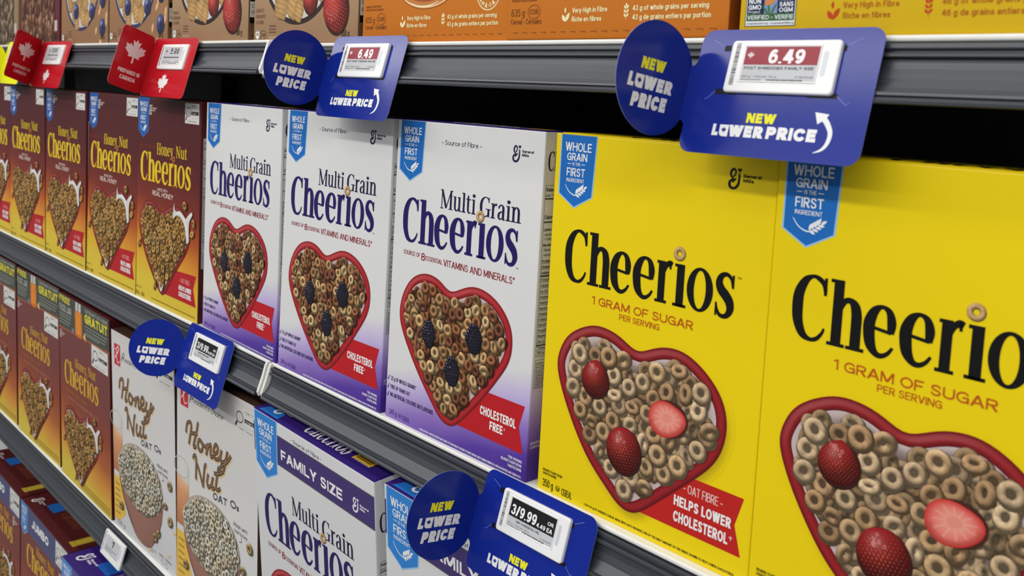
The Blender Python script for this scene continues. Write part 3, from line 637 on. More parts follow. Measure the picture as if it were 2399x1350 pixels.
def side_facts(root, W, D, ink, white=None, u0=3.0, sc=1.0, top=242.5):
    pm = PM(); u1 = D - 4; z = lambda q: top + (q - 242.5) * sc
    if white: pm.rect(u0 - .6, z(78), u1 + .6, z(245), white, .08)
    for a, b_ in ((242.5, 103.5), (101, 77.5)):
        for p in ((u0, z(b_), u0 + .3, z(a)), (u1 - .3, z(b_), u1, z(a)), (u0, z(a) - .3, u1, z(a)), (u0, z(b_), u1, z(b_) + .3)): pm.rect(*p, ink, .12)
    for i, (s_, q) in enumerate(zip(FACTS, ROWZ)):
        cap = (3.2 if i in (0, 2) else 2.2) * sc
        pm.textl(s_, u0 + .9 + (1.2 if i in (4, 5, 7, 8) else 0), z(q), cap, ink, .14, .015 if i in (0, 2, 3, 6, 9, 10, 11) else 0, .9)
        if i > 8: pm.rect(u0, z(q) - .9, u1, z(q) - .65, ink, .12)
    for q in (231.5, 212.8, 169.2, 112.8): pm.rect(u0, z(q) - .2, u1, z(q) + .7, ink, .12)
    for i, s_ in enumerate(INGR): pm.textl(s_, u0 + .9, z(98 - i * 1.75), 1.2, ink, .14, .01)
    return pm.build('nutrition_panel', root, 'side', W=W)

def yellow_box():
    W, H, D = 195.5, 285, 66
    r = empty('cereal_box', (0, 0, 0)); carton(r, W, H, D, [yellow_m, yellow_m])
    ribbon(r, H); maker_mark(r, 159.6, 258.8, 1.0, BLK)
    pm = PM(); cheerios(pm, 16.9, 170.4, 172.7, 29.9, BLK); pm.text('TM', 171.3, 174.4, 200.2, 1.5, BLK); pm.build('brand_lettering', r)
    logo_ring(r, 124.3, 209.3, 5.1)
    pm = PM(); bro = C(184, 84, 22)
    pm.text('1 GRAM OF SUGAR', 46.5, 139.4, 159.0, 6.2, bro, .2, .008); pm.text('PER SERVING', 74.1, 111.0, 152.6, 4.4, bro, .2, .004); pm.build('tagline_lettering', r)
    banner(r, [(103, 17.9), (188.9, 17.9), (182.9, 38.0), (188.7, 57.8), (138, 57.8)], C(184, 34, 30),
           [('- OAT FIBRE -', 140.9, 173.0, 46.0, 6.1, C(238, 205, 200), dict(bold=-.012)), ('HELPS LOWER', 133.6, 180.2, 34.4, 7.2, WHITE, dict(bold=.022)), ('CHOLESTEROL', 134.0, 178.6, 22.9, 7.6, WHITE, dict(bold=.022)), ('+', 179.4, 182.2, 26.4, 3.2, WHITE)])
    pm = PM()
    hs = resample(catmull(HEART_Y, 6, True), 110)
    # cast of the bowl as printed on the photograph of it
    V = []; Cc = []; F = []; n = 110
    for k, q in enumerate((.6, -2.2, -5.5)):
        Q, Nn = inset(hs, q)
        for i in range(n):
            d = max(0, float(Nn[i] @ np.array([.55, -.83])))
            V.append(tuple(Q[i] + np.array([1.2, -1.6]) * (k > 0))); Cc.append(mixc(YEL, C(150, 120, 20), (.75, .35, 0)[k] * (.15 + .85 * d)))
    for k in range(2):
        for i in range(n): F.append((k * n + i, (k + 1) * n + i, (k + 1) * n + (i + 1) % n, k * n + (i + 1) % n))
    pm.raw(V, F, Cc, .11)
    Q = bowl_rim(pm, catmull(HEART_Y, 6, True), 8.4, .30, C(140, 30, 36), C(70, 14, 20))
    milk(pm, Q, .29, C(196, 180, 178), C(78, 56, 44))
    av = [(55, 104.5, 14, 13.5), (123.6, 93.5, 15.5, 12.5), (86.2, 58.8, 15.5, 17.5)]
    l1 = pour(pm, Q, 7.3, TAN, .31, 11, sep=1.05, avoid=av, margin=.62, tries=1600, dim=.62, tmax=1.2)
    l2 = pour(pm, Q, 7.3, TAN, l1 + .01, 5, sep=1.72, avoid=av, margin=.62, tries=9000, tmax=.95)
    bw = pm.build('bowl_picture', r)
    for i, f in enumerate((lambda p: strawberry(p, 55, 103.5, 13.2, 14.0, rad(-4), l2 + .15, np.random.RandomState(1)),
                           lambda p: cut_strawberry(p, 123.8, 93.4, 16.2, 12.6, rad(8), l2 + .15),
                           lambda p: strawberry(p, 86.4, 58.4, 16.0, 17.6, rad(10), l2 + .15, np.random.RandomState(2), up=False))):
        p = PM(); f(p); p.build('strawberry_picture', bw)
    pm = PM()
    pm.text('ENLARGED TO SHOW TEXTURE', 5.8, 27.0, 16.3, 2.0, BLK, .16, .01); pm.text('SUGGESTED SERVING', 5.8, 20.6, 13.6, 1.9, BLK, .16, .01)
    pm.text('350 g', 6.1, 17.6, 3.7, 6.2, BLK, .16); kosher(pm, 22.7, 6.6, 2.3, BLK); pm.text('CEREAL', 26.9, 38.0, 3.0, 5.6, BLK, .16)
    pm.text(TINY1, 50.9, 185.5, 3.7, 1.75, BLK, .16, .012); pm.build('small_print', r)
    pm = PM(); pm.serif('Cheerios', 62, 178, 9, 21, BLK, .85); pm.build('top_lettering', r, 'top', H=H)
    return r

TAGT = [('SOURCE OF', 17.5, 42.7, 160.4, 4.0, 0), ('8', 44.4, 50.0, 158.3, 6.9, .01), ('ESSENTIAL', 50.8, 75.6, 159.2, 4.2, 0), ('VITAMINS AND MINERALS*', 77.0, 169.7, 158.3, 6.1, 0)]
def multi_front(r, X, Y, kx, ky, low=None):
    """lettering and bowl of the white carton, mapped by u -> X + kx u, v -> Y + ky v"""
    U = lambda u: X + kx * u
    Vv = lambda v: Y + ky * v if (low is None or v > 150) else low + (Y + ky * 150 - low) * v / 150
    pm = PM()
    ex = [(68.2, 95.5), (94.5, 108.0), (107.5, 113.4), (112.6, 118.4), (117.4, 122.6)]
    pm.serif('Multi', U(68.2), U(116.5), Vv(209.2), 12.7 * ky, NAVY, .2, fat=.86, dots=True); pm.serif('Grain', U(121.6), U(173.2), Vv(209.0), 12.7 * ky, NAVY, .2, fat=.86, dots=True)
    cheerios(pm, U(14.9), U(171.4), Vv(173.0), 30.4 * ky, C(36, 22, 92)); pm.text('TM', U(170), U(173), Vv(171.6), 1.3, NAVY)
    pm.build('brand_lettering', r); logo_ring(r, U(123.1), Vv(208.4), 5.2 * kx)
    pm = PM()
    for t, a, b_, v, c_, bo in TAGT: pm.text(t, U(a), U(b_), Vv(v), c_ * ky, C(140, 36, 44), .2, bo)
    pm.build('tagline_lettering', r)
    banner(r, [(U(104), Vv(22.3)), (U(190.8), Vv(22.3)), (U(184.5), Vv(43.5)), (U(190.2), Vv(62)), (U(138), Vv(61.6))], C(182, 28, 36),
           [('CHOLESTEROL', U(136.3), U(180.8), Vv(40.8), 7.6 * ky, WHITE, dict(bold=.022)), ('FREE', U(149.3), U(165.6), Vv(31.0), 7.3 * ky, WHITE, dict(bold=.022)), ('+', U(166.6), U(168.6), Vv(34.6), 2.8, WHITE)])
    if True:
        P = [(U(a), Vv(b_)) for a, b_ in catmull(HEART_M, 6, True)]
        pm = PM(); rng = np.random.RandomState(8)
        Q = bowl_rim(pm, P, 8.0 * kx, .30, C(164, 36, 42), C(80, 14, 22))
        milk(pm, Q, .29, C(200, 180, 178), C(84, 46, 34))
        av = [(U(62.5), Vv(94), 8.6, 12), (U(124.5), Vv(103), 10, 12.5), (U(97.3), Vv(68), 9.6, 12.5)]
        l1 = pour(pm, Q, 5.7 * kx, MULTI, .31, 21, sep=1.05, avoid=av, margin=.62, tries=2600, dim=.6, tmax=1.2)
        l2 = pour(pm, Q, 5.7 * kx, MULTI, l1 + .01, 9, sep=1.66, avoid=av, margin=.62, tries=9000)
        bw = pm.build('bowl_picture', r)
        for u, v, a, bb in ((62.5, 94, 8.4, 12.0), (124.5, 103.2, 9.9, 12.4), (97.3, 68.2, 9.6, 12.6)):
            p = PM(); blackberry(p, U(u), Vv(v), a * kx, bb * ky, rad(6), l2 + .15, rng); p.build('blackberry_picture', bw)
def multi_box():
    W, H, D = 195.5, 285, 52
    r = empty('cereal_box', (0, 0, 0)); carton(r, W, H, D, [white_m, purple_m])
    ribbon(r, H, u0=5.6); maker_mark(r, 159.2, 258.8, 1.0, NAVY)
    pm = PM(); pm.text('- Source of Fibre -', 66.2, 120.1, 265.7, 4.2, NAVY, .16, -.004); pm.build('claim_lettering', r)
    multi_front(r, 0, 0, 1, 1)
    pm = PM(); ink = C(40, 26, 84); wh = C(226, 222, 236)
    for t, b_, v, c_ in (('22 g OF WHOLE GRAINS*', 46.4, 37.0, 3.8), ('FREE OF TRANS FAT', 37.5, 28.9, 3.7), ('NO ARTIFICIAL COLOURS OR FLAVOURS', 72.8, 21.2, 4.0)):
        pm.text(t, 7.1, b_, v, c_, ink, .16, .008); pm.stroke([(1.6, v + 1.2, .3), (2.8, v - .6, .55), (5.0, v + 4.2, .3)], ink, .16, smooth=False)
    ink2 = C(88, 66, 140)
    pm.text('341 g', 6.6, 18.4, 3.9, 5.2, ink2, .16); kosher(pm, 23.4, 6.2, 2.2, ink2); pm.text('CEREAL', 27.3, 38.9, 3.3, 4.7, ink2, .16)
    pm.text(TINY2, 54.3, 190.6, 2.1, 1.9, wh, .16, .012)
    for t, a, v in (('*PER SERVING', 174.0, 14.6), ('ENLARGED TO SHOW TEXTURE', 165.6, 11.0), ('SUGGESTED SERVING', 174.2, 7.4)): pm.text(t, a, 190.5, v, 2.3, wh, .16, .012)
    pm.build('small_print', r)
    side_facts(r, W, D, C(34, 30, 44))
    pm = PM(); pm.serif('Cheerios', 4.5, 48, 254, 11.5, NAVY, .12); pm.text('GENERAL MILLS CANADA', 3, 36, 31, 2.2, wh, .12); pm.text('CORPORATION', 3, 22, 27.6, 2.2, wh, .12); pm.build('side_lettering', r, 'side', W=W)
    pm = PM(); pm.serif('Cheerios', 66, 150, 8, 17, WHITE, .85); pm.rect(158, 10, 186, 26, C(206, 160, 50), .85); pm.build('top_lettering', r, 'top', H=H)
    return r

def heart_honey(r, X, Y, kx, ky, seed=31):
    P = [(X + kx * a, Y + ky * b_) for a, b_ in catmull(HEART_H, 6, True)]
    U = lambda u: X + kx * u; Vv = lambda v: Y + ky * v
    pm = PM(); Q = bowl_rim(pm, P, 7.6 * kx, .30, C(132, 36, 32), C(70, 16, 16))
    milk(pm, Q, .29, C(200, 184, 170), C(92, 58, 26))
    l1 = pour(pm, Q, 6.1 * kx, HONEY, .31, seed, sep=1.08, margin=.5, tries=2400, nM=14, nm=8, dim=.55, tmax=1.2)
    l2 = pour(pm, Q, 5.9 * kx, HONEY, l1 + .01, seed + 1, sep=1.66, margin=.6, tries=8000, nM=14, nm=8)
    bw = pm.build('bowl_picture', r)
    pm = PM(); L = l2 + .15
    mk = [(126, 128), (128.5, 147.5), (132, 139), (140, 138.5), (148, 139.5), (158, 135.5), (165, 132), (171, 136), (181.5, 142.2), (185, 139.5), (182.5, 136), (176.5, 129), (175, 118), (176, 104), (170, 100), (166, 108), (163, 120), (154, 129), (142, 133), (133, 131)]
    pm.poly([(U(a), Vv(b_)) for a, b_ in catmull(mk, 4, True)], C(206, 204, 202), L)
    for q in ([(131, 133, .4), (146, 136.5, 1.1), (160, 130, 1.2), (168, 118, 1.0), (171, 106, .5)], [(172, 131, .3), (178, 137, .9), (183, 140, .8)]):
        pm.stroke([(U(a), Vv(b_), c_) for a, b_, c_ in q], C(232, 231, 230), L + .004)
    pm.stroke([(U(84), Vv(34), .5), (U(91), Vv(24), 2.2), (U(99), Vv(35), .4)], C(214, 206, 202), L)
    pm.build('milk_splash_picture', bw)
    rng = np.random.RandomState(4)
    for a, b_, t in ((160.8, 148, .5), (187.6, 128, .9), (184.4, 113.6, .9), (70.2, 27, 1.0), (14.5, 79, .9)): pm = PM(); oring(pm, U(a), Vv(b_), 6.2 * kx, HONEY[0], L + .01, rng, tilt=t); pm.build('loose_ring_picture', bw)
def honey_box():
    W, H, D = 202.0, 285, 55
    r = empty('cereal_box', (0, 0, 0)); carton(r, W, H, D, [honey_m, maroon_top, maroon_top], sidemat=2)
    ribbon(r, H, u0=2.8, blue=(34, 92, 168), edge=(60, 110, 176)); maker_mark(r, 40.2, 261.8, 1.0, C(222, 206, 200)); warning_mark(r, 154.8, 255.6, 41.6, 26.2)
    yl = C(226, 192, 40); pm = PM(); dk = C(120, 62, 20)
    pm.serif('Honey', 66.8, 120.4, 208.2, 11.7, yl, .2, fat=.86); pm.serif('Nut', 128.4, 163.2, 208.2, 11.7, yl, .2, fat=.86); cheerios(pm, 12.5, 175.8, 169.3, 30.2, yl)
    pm.build('brand_lettering', r); logo_ring(r, 122.4, 205.2, 4.6, (190, 110, 50))
    pm = PM(); pm.text('Naturally Flavoured', 8.2, 63.8, 215.6, 4.6, C(146, 62, 46), .16, -.006, shear=.3); pl = C(236, 214, 204)
    pm.text('MADE WITH', 70.7, 104.4, 158.8, 3.8, pl, .16); pm.text('REAL HONEY', 54.4, 122.4, 151.1, 6.5, pl, .16, .004); pm.build('tagline_lettering', r)
    banner(r, [(100, 20.4), (197, 20.4), (188.7, 43.0), (196.8, 61.0), (136, 58.6)], C(178, 28, 34),
           [('- OAT FIBRE -', 147, 181, 45.2, 6.3, C(226, 150, 150)), ('HELPS LOWER', 145.0, 182.9, 34.9, 6.4, WHITE, dict(bold=.03)), ('CHOLESTEROL', 145.0, 183.2, 26.4, 6.6, WHITE, dict(bold=.03))])
    heart_honey(r, 0, 0, 1, 1)
    pm = PM(); ink = C(120, 96, 24)
    pm.text('ENLARGED TO SHOW', 1.6, 20.5, 13.8, 1.9, ink, .16); pm.text('430 g', 1.8, 14.5, 3.4, 5.2, ink, .16); pm.text('CEREAL', 19.5, 32.6, 3.4, 5.0, ink, .16); pm.text(TINY1, 55.8, 196.2, 5.6, 1.9, ink, .16, .01); pm.build('small_print', r)
    side_facts(r, W, D, C(40, 34, 34), C(196, 194, 190), u0=4.2, top=236)
    pm = PM(); pm.ell(24, 262, 15, 8, C(178, 140, 60), .12); pm.build('side_badge', r, 'side', W=W)
    return r

def jar_box():
    W, H, D = 232.5, 314, 60
    r = empty('cereal_box', (0, 0, 0)); carton(r, W, H, D, [honey_jar_m, maroon_top, maroon_top], sidemat=2)
    pm = PM(); pm.poly([(.6, 256.5), (231.9, 263.5), (231.9, 313), (.6, 313)], C(74, 78, 70), .1); pm.poly([(.6, 254.5), (231.9, 261.5), (231.9, 263.6), (.6, 256.6)], C(176, 96, 50), .11)
    bd = pm.build('offer_band', r)
    pm = PM(); gy = C(182, 184, 178); yg = C(216, 206, 60)
    pm.text('FREE', 3.5, 56, 300.5, 10.5, yg, .16, .03); pm.text('FOOD JAR', 2.5, 62.4, 284.5, 11.5, gy, .16, .0)
    for k, (a, v, b_) in enumerate(((3, 279.5, 62), (3, 275.0, 58), (3, 269.5, 60), (3, 264.5, 50))): pm.rect(a, v, b_, v + 1.6, C(140, 142, 136), .16)
    pm.text('CONTENANT ISOTHERME', 126, 226, 304.0, 5.6, gy, .16); pm.text('GRATUIT', 125.8, 225.6, 287.2, 14.6, yg, .16, .035)
    for k, (a, v, b_) in enumerate(((128, 281, 224), (128, 276, 220), (128, 271, 216), (128, 267.5, 190))): pm.rect(a, v, b_, v + 1.5, C(140, 142, 136), .16)
    pm.build('offer_lettering', bd)
    pm = PM(); pm.ring(97, 286, 23, 27, 1.6, C(86, 108, 84), .16)
    def col(u0, u1, v0, v1, base, L):
        n = 12; V = []; Cc = []; F = []
        for i in range(n + 1):
            t = i / n; V += [(u0 + (u1 - u0) * t, v0), (u0 + (u1 - u0) * t, v1)]; c = mulc(base, .62 + .55 * math.sin(math.pi * (.15 + .75 * t))); Cc += [c, c]
        for i in range(n): F.append((2 * i, 2 * i + 2, 2 * i + 3, 2 * i + 1))
        pm.raw(V, F, Cc, L)
    col(80.5, 113.5, 261, 298, C(214, 128, 44), .2); pm.ell(97, 261, 16.5, 5.5, C(196, 112, 36), .19); col(83.5, 94, 298.5, 312.6, C(196, 196, 192), .2); col(97, 108.5, 298.5, 312.6, C(196, 196, 192), .2)
    pm.poly([(118, 262), (131, 256.5), (126, 271)], C(226, 190, 120), .2); pm.ell(70, 262, 5, 4, C(100, 130, 170), .2)
    pm.build('jar_picture', bd)
    warning_mark(r, 155.3, 225.0, 70.5, 34.5); maker_mark(r, 4.5, 238.5, 1.0, C(214, 196, 190))
    yl = C(212, 166, 52); pm = PM()
    pm.serif('Honey', 76.6, 130, 202.0, 11.5, yl, .2, fat=.86); pm.serif('Nut', 138, 173, 203, 11.5, yl, .2, fat=.86); cheerios(pm, 24.8, 183.4, 166, 29.8, yl); pm.build('brand_lettering', r); logo_ring(r, 132, 201, 4.6, (190, 110, 50))
    pm = PM(); pm.text('MADE WITH REAL HONEY', 26, 130, 152, 5.6, C(178, 112, 52), .16, .0); pm.text('NATURALLY FLAVOURED WITH REAL NUTS', 36, 182, 142, 3.4, C(200, 150, 120), .16); pm.build('tagline_lettering', r)
    heart_honey(r, 6, -9, 1.0, .98, 41)
    pm = PM(); ink = C(140, 112, 30)
    for k in range(3): pm.rect(96, 6 + 4 * k, 228, 7.6 + 4 * k, ink, .16)
    pm.build('small_print', r)
    return r
honey_jar_m = gradient('honey_jar_board', [(-60, C(212, 192, 70)), (22, C(212, 190, 68)), (48, C(212, 172, 60)), (75, C(206, 138, 54)), (105, C(170, 92, 46)), (150, C(136, 66, 48)), (200, C(118, 62, 58)), (320, C(112, 66, 64))], kx=-.14)

SCRIPT = {
 'Honey': [[(28, 219), (31, 232), (40, 236.5), (43, 231), (38, 212), (36, 206)], [(62, 243), (57, 226), (50, 210), (52, 206.5), (58, 210)], [(40, 222), (52, 225), (61, 227)],
           [(72, 219), (66, 221), (62, 213), (67, 207), (74, 210), (75, 217), (71, 220), (78, 217), (86, 217)],
           [(86, 217), (89, 222), (85, 207), (90, 218), (97, 224), (97, 212), (99, 208.5), (104, 211)],
           [(104, 214), (114, 219), (116, 226), (110, 228), (105, 219), (108, 210.5), (117, 211), (124, 218)],
           [(126, 226), (123, 215), (127, 211), (136, 216), (141, 229), (136, 213), (130, 199), (124, 198), (124, 204), (140, 215), (150, 226)]],
 'Nut': [[(48, 190), (52, 196), (57, 193), (57, 170), (56, 165)], [(56, 190), (64, 182), (74, 167), (77, 162)], [(77, 162), (79, 180), (82, 192), (86, 193)],
         [(91, 184), (88, 172), (92, 167), (100, 173), (103, 184), (101, 172), (104, 168.5), (109, 172)], [(119, 203), (114, 186), (112, 174), (116, 171), (124, 176)], [(106, 190), (116, 192), (126, 196)]]}
def oat_box():
    W, H, D = 215.5, 303.6, 55
    r = empty('cereal_box', (0, 0, 0)); carton(r, W, H, D, [pale_m, brown_top, brown_side], sidemat=2)
    pm = PM(); red = C(190, 44, 58); pm.rect(11.4, 253, 33.6, 285, red, .12)
    pm.stroke([(13, 262, .8), (19, 268, 1.0), (26, 275, 1.2), (28, 280, 1.2), (24, 282, .9), (20, 275, .9), (21, 262, 1.0), (25, 257, .8), (31, 261, .6)], C(232, 214, 214), .16); pm.stroke([(14, 276, .6), (20, 278, .8)], C(232, 214, 214), .16); pm.build('maker_badge', r)
    pm = PM(); ink = C(52, 48, 48); pm.text("President's Choice", 37, 128, 264.5, 7.2, ink, .16, -.008, shear=.45); pm.stroke([(38, 262, .5), (44, 276, .6), (50, 274, .5), (44, 268, .4)], ink, .16); pm.build('maker_signature', r)
    warning_mark(r, 157.5, 264.5, 56, 30)
    pm = PM()
    sh = C(214, 186, 136); br = C(88, 64, 48); hi = C(150, 122, 98)
    for w_ in SCRIPT:
        for q in SCRIPT[w_]: pm.stroke([(a + 1.3, b_ - 1.3, 3.2) for a, b_ in q], sh, .14, n=5)
    for w_ in SCRIPT:
        for q in SCRIPT[w_]: pm.stroke([(a, b_, 2.75) for a, b_ in q], br, .18, n=5)
    for w_ in SCRIPT:
        for q in SCRIPT[w_]: pm.stroke([(a - .3, b_ + .2, .6) for a, b_ in q], hi, .2, n=5)
    pm.build('brand_lettering', r)
    pm = PM(); gr = C(84, 84, 88); pm.text('OAT', 104, 141, 155.5, 9.6, gr, .16, .03, rise=.09); pm.text('O', 149, 163.5, 162.0, 10.0, gr, .16, .03); pm.text('s', 164.6, 171.0, 162.6, 8.6, gr, .16, .03)
    pm.text('Made with', 157, 191.3, 142.0, 5.0, ink, .16, -.006, shear=.25); pm.text('real honey', 158.4, 191.4, 134.4, 5.0, ink, .16, -.006, shear=.25); pm.stroke([(177, 133, .4), (178, 128, .5), (172, 126, .4)], ink, .16); pm.build('tagline_lettering', r)
    pm = PM()
    # honey jar photographed behind the bowl
    V = []; Cc = []; F = []; n = 12
    for j, v in enumerate((88, 112, 136, 150, 156, 176)):
        for i in range(n + 1):
            t = i / n; wq = 36 - (4 if j == 0 else 0); V.append((.8 + wq * t, v + (4 * math.cos(math.pi * t) if j > 2 else 0)))
            c = (C(176, 112, 76), C(196, 132, 92), C(208, 150, 108), C(222, 176, 136), C(206, 204, 200), C(208, 206, 203))[j]; Cc.append(mulc(c, .84 + .2 * math.sin(math.pi * (.2 + .7 * t))))
    for j in range(5):
        for i in range(n): F.append((j * (n + 1) + i, (j + 1) * (n + 1) + i, (j + 1) * (n + 1) + i + 1, j * (n + 1) + i + 1))
    pm.raw(V, F, Cc, .10)
    pm.ring(14, 168, 23, 14, 1.2, C(182, 176, 170), .11)
    pm.poly([(.6, 80), (36, 79), (33, 64), (45, 30), (20, 12), (.6, 10)], C(226, 184, 76), .11)
    for k in range(6): pm.rect(6, 22 + 9 * k, 24, 24.5 + 9 * k, C(170, 130, 40), .115)
    pm.build('jar_picture', r)
    pm = PM()
    # bowl: outside wall, rim, milk and rings
    cl = C(158, 112, 98)
    V = []; Cc = []; F = []; n = 36
    for k in range(6):
        t = k / 5; cx, cy = 97 + 8 * t, 100 - 74 * t; a, bb = 78 * (1 - .52 * t * t), 42 * (1 - .55 * t)
        for i in range(n + 1):
            th = math.pi + math.pi * i / n; V.append((cx + a * math.cos(th), cy + bb * math.sin(th) * (1 if k else 1))); Cc.append(mulc(cl, .98 - .35 * abs(i / n - .42) - .12 * t))
    for k in range(5):
        for i in range(n): F.append((k * (n + 1) + i, (k + 1) * (n + 1) + i, (k + 1) * (n + 1) + i + 1, k * (n + 1) + i + 1))
    pm.raw(V, F, Cc, .14)
    E_ = np.array([(97 + 78 * math.cos(t), 102 + 49 * math.sin(t)) for t in np.linspace(0, 2 * np.pi, 90, endpoint=False)])
    Q = bowl_rim(pm, E_, 3.0, .30, C(176, 160, 146), C(120, 100, 90)); milk(pm, Q, .29, C(206, 200, 190), C(150, 126, 96))
    pal = [C(232, 220, 196), C(222, 206, 176), C(238, 228, 208)]
    l1 = pour(pm, Q, 6.2, pal, .31, 51, sep=1.0, margin=.5, tries=2400, nM=14, nm=8, dim=.84); l2 = pour(pm, Q, 6.2, pal, l1 + .01, 52, sep=1.5, margin=.6, tries=7000, nM=14, nm=8)
    rng = np.random.RandomState(6)
    for a, b_, t in ((199, 128, .6), (183, 94, .9), (199, 77, .3), (161, 45, .9), (150, 36, .4), (30, 40, .7)): oring(pm, a, b_, 7.0, C(196, 166, 112), l2 + .01, rng, tilt=t)
    for a, b_, w_ in ((120, 4, 8), (186, 20, 4), (205, 60, 3)): leaf_shape(pm, a, b_, 14, 3.2, .5, C(214, 196, 150), .16)
    pm.build('bowl_picture', r)
    pm = PM(); ik = C(104, 102, 104)
    pm.text('525 g', 12, 40, 6, 7, ik, .16); pm.text('ENLARGED TO SHOW TEXTURE', 103, 150, 12, 2.2, ik, .16); pm.text('SUGGESTED SERVING', 103, 140, 8.5, 2.2, ik, .16); pm.text('CEREAL - CEREALES', 160, 200, 14, 3.2, ik, .16); pm.ring(170, 7, 4.5, 4, .5, ik, .16); pm.ring(184, 7, 4.5, 4, .5, ik, .16); pm.build('small_print', r)
    return r
brown_top = plain('brown_board', C(70, 44, 36), .5); brown_side = plain('brown_side_board', C(72, 46, 38), .5)

def family_box():
    W, H, D = 238.6, 316.8, 62
    r = empty('cereal_box', (0, 0, 0)); carton(r, W, H, D, [white_fam, purple_m])
    bn = C(66, 52, 110); pm = PM(); pm.rect(.6, 267.7, W - .6, 300.3, bn, .09); pm.rect(.6, 266.2, W - .6, 267.7, C(78, 76, 86), .095); pm.rect(.6, 300.3, W - .6, 301.6, C(78, 76, 86), .095)
    bd = pm.build('size_band', r)
    pm = PM(); pm.text('FAMILY SIZE', 60.5, 182.2, 275.0, 12.0, WHITE, .16, .025); pm.build('band_lettering', bd)
    ribbon(r, H, 1.36, 4.2, blue=(46, 128, 206)); maker_mark(r, 201, 273.2, 1.13, C(226, 224, 232))
    pm = PM(); pm.text('- Source of Fibre -', 82.8, 145.0, 303.6, 4.4, NAVY, .16, -.004); pm.build('claim_lettering', r)
    multi_front(r, .8, -46, 1.15, 1.262, low=2)
    side_facts(r, W, D, C(34, 30, 44), u0=4, top=232)
    pm = PM(); pm.serif('Cheerios', 5, 56, 262, 15, NAVY, .12); pm.build('side_lettering', r, 'side', W=W)
    pm = PM(); pm.serif('Cheerios', 92, 172, 9, 24, WHITE, .85); pm.rect(181, 14, 212, 31, C(214, 166, 46), .85); 
    for k in range(4): pm.rect(184, 16.5 + 3.4 * k, 209, 18.0 + 3.4 * k, C(96, 64, 20), .87)
    for a in range(10): pm.poly([(181 + 3.1 * a, 14.0), (182.5 + 3.1 * a, 11.6), (184 + 3.1 * a, 14.0)], C(232, 204, 150), .87)
    pm.poly([(9, 3), (50, 3), (46, 16), (14, 16)], C(38, 110, 190), .84)
    pm.build('top_lettering', r, 'top', H=H)
    m = maker_mark(r, 0, 0, 1.5, WHITE)
    m.name = 'top_maker_mark'; m.matrix_local = Matrix.Translation((.028, .010, (H + .8) / 1000)) @ Matrix.Rotation(rad(-90), 4, 'X')
    r.scale = (1, 1, .984)
    return r
white_fam = gradient('white_family_board', [(-60, C(86, 58, 156)), (0, C(138, 110, 186)), (40, C(206, 203, 214)), (70, C(212, 212, 214)), (330, C(214, 214, 216))], kx=.25)

def jumbo_box():
    W, H, D = 258, 330, 75
    r = empty('cereal_box', (0, 0, 0)); carton(r, W, H, D, [honey_jumbo_m, maroon_top, maroon_top], sidemat=2)
    pm = PM(); pm.rect(.6, 282, W - .6, H - .6, C(78, 82, 120), .09); bd = pm.build('size_band', r)
    pm = PM(); pm.text('JUMBO', 66, 158, 300.0, 15.5, WHITE, .16, .04); pm.build('band_lettering', bd)
    ribbon(r, H, 1.05, 3, blue=(60, 128, 200)); warning_mark(r, 196, 288, 58, 40); maker_mark(r, 214, 262, 1.25, C(222, 206, 200))
    yl = C(216, 170, 52); pm = PM(); pm.serif('Honey', 93, 146, 259.5, 12, yl, .2, fat=.86); pm.serif('Nut', 155, 190, 259.5, 12, yl, .2, fat=.86); cheerios(pm, 38, 214, 222, 31, yl); pm.build('brand_lettering', r)
    heart_honey(r, 20, 48, 1.08, 1.0, 61)
    pm = PM(); pm.rect(150, 22, 232, 62, C(178, 28, 34), .1); pm.build('banner', r)
    pm = PM(); pm.poly([(60, 26), (98, 26), (98, 50), (60, 50)], C(34, 98, 176), .85); pm.rect(222, 12, 243, 62, C(176, 146, 46), .85); pm.rect(226, 20, 239, 54, C(196, 168, 60), .87); pm.serif('Cheerios', 110, 184, 34, 22, C(120, 62, 40), .85); pm.build('top_lettering', r, 'top', H=H)
    m = maker_mark(r, 0, 0, 1.5, C(226, 210, 206)); m.name = 'top_maker_mark'; m.matrix_local = Matrix.Translation((.020, .012, (H + .8) / 1000)) @ Matrix.Rotation(rad(-90), 4, 'X')
    return r
honey_jumbo_m = gradient('honey_jumbo_board', [(-60, C(212, 192, 70)), (60, C(212, 190, 68)), (130, C(206, 138, 54)), (180, C(146, 72, 48)), (230, C(122, 62, 56)), (330, C(118, 64, 60))], kx=-.1)

def put(root, x, y, z, lean=0.0, yaw=0.0, roll=0.0):
    root.location = (x, y, z); root.rotation_euler = Euler((-lean, roll, yaw), 'XYZ'); return root
def row(proto, spots, labels, group):
    for i, (s_, lb) in enumerate(zip(spots, labels)):
        o = proto if i == 0 else copy_tree(proto)
        put(o, *s_); tag(o, lb, 'cereal box', group)

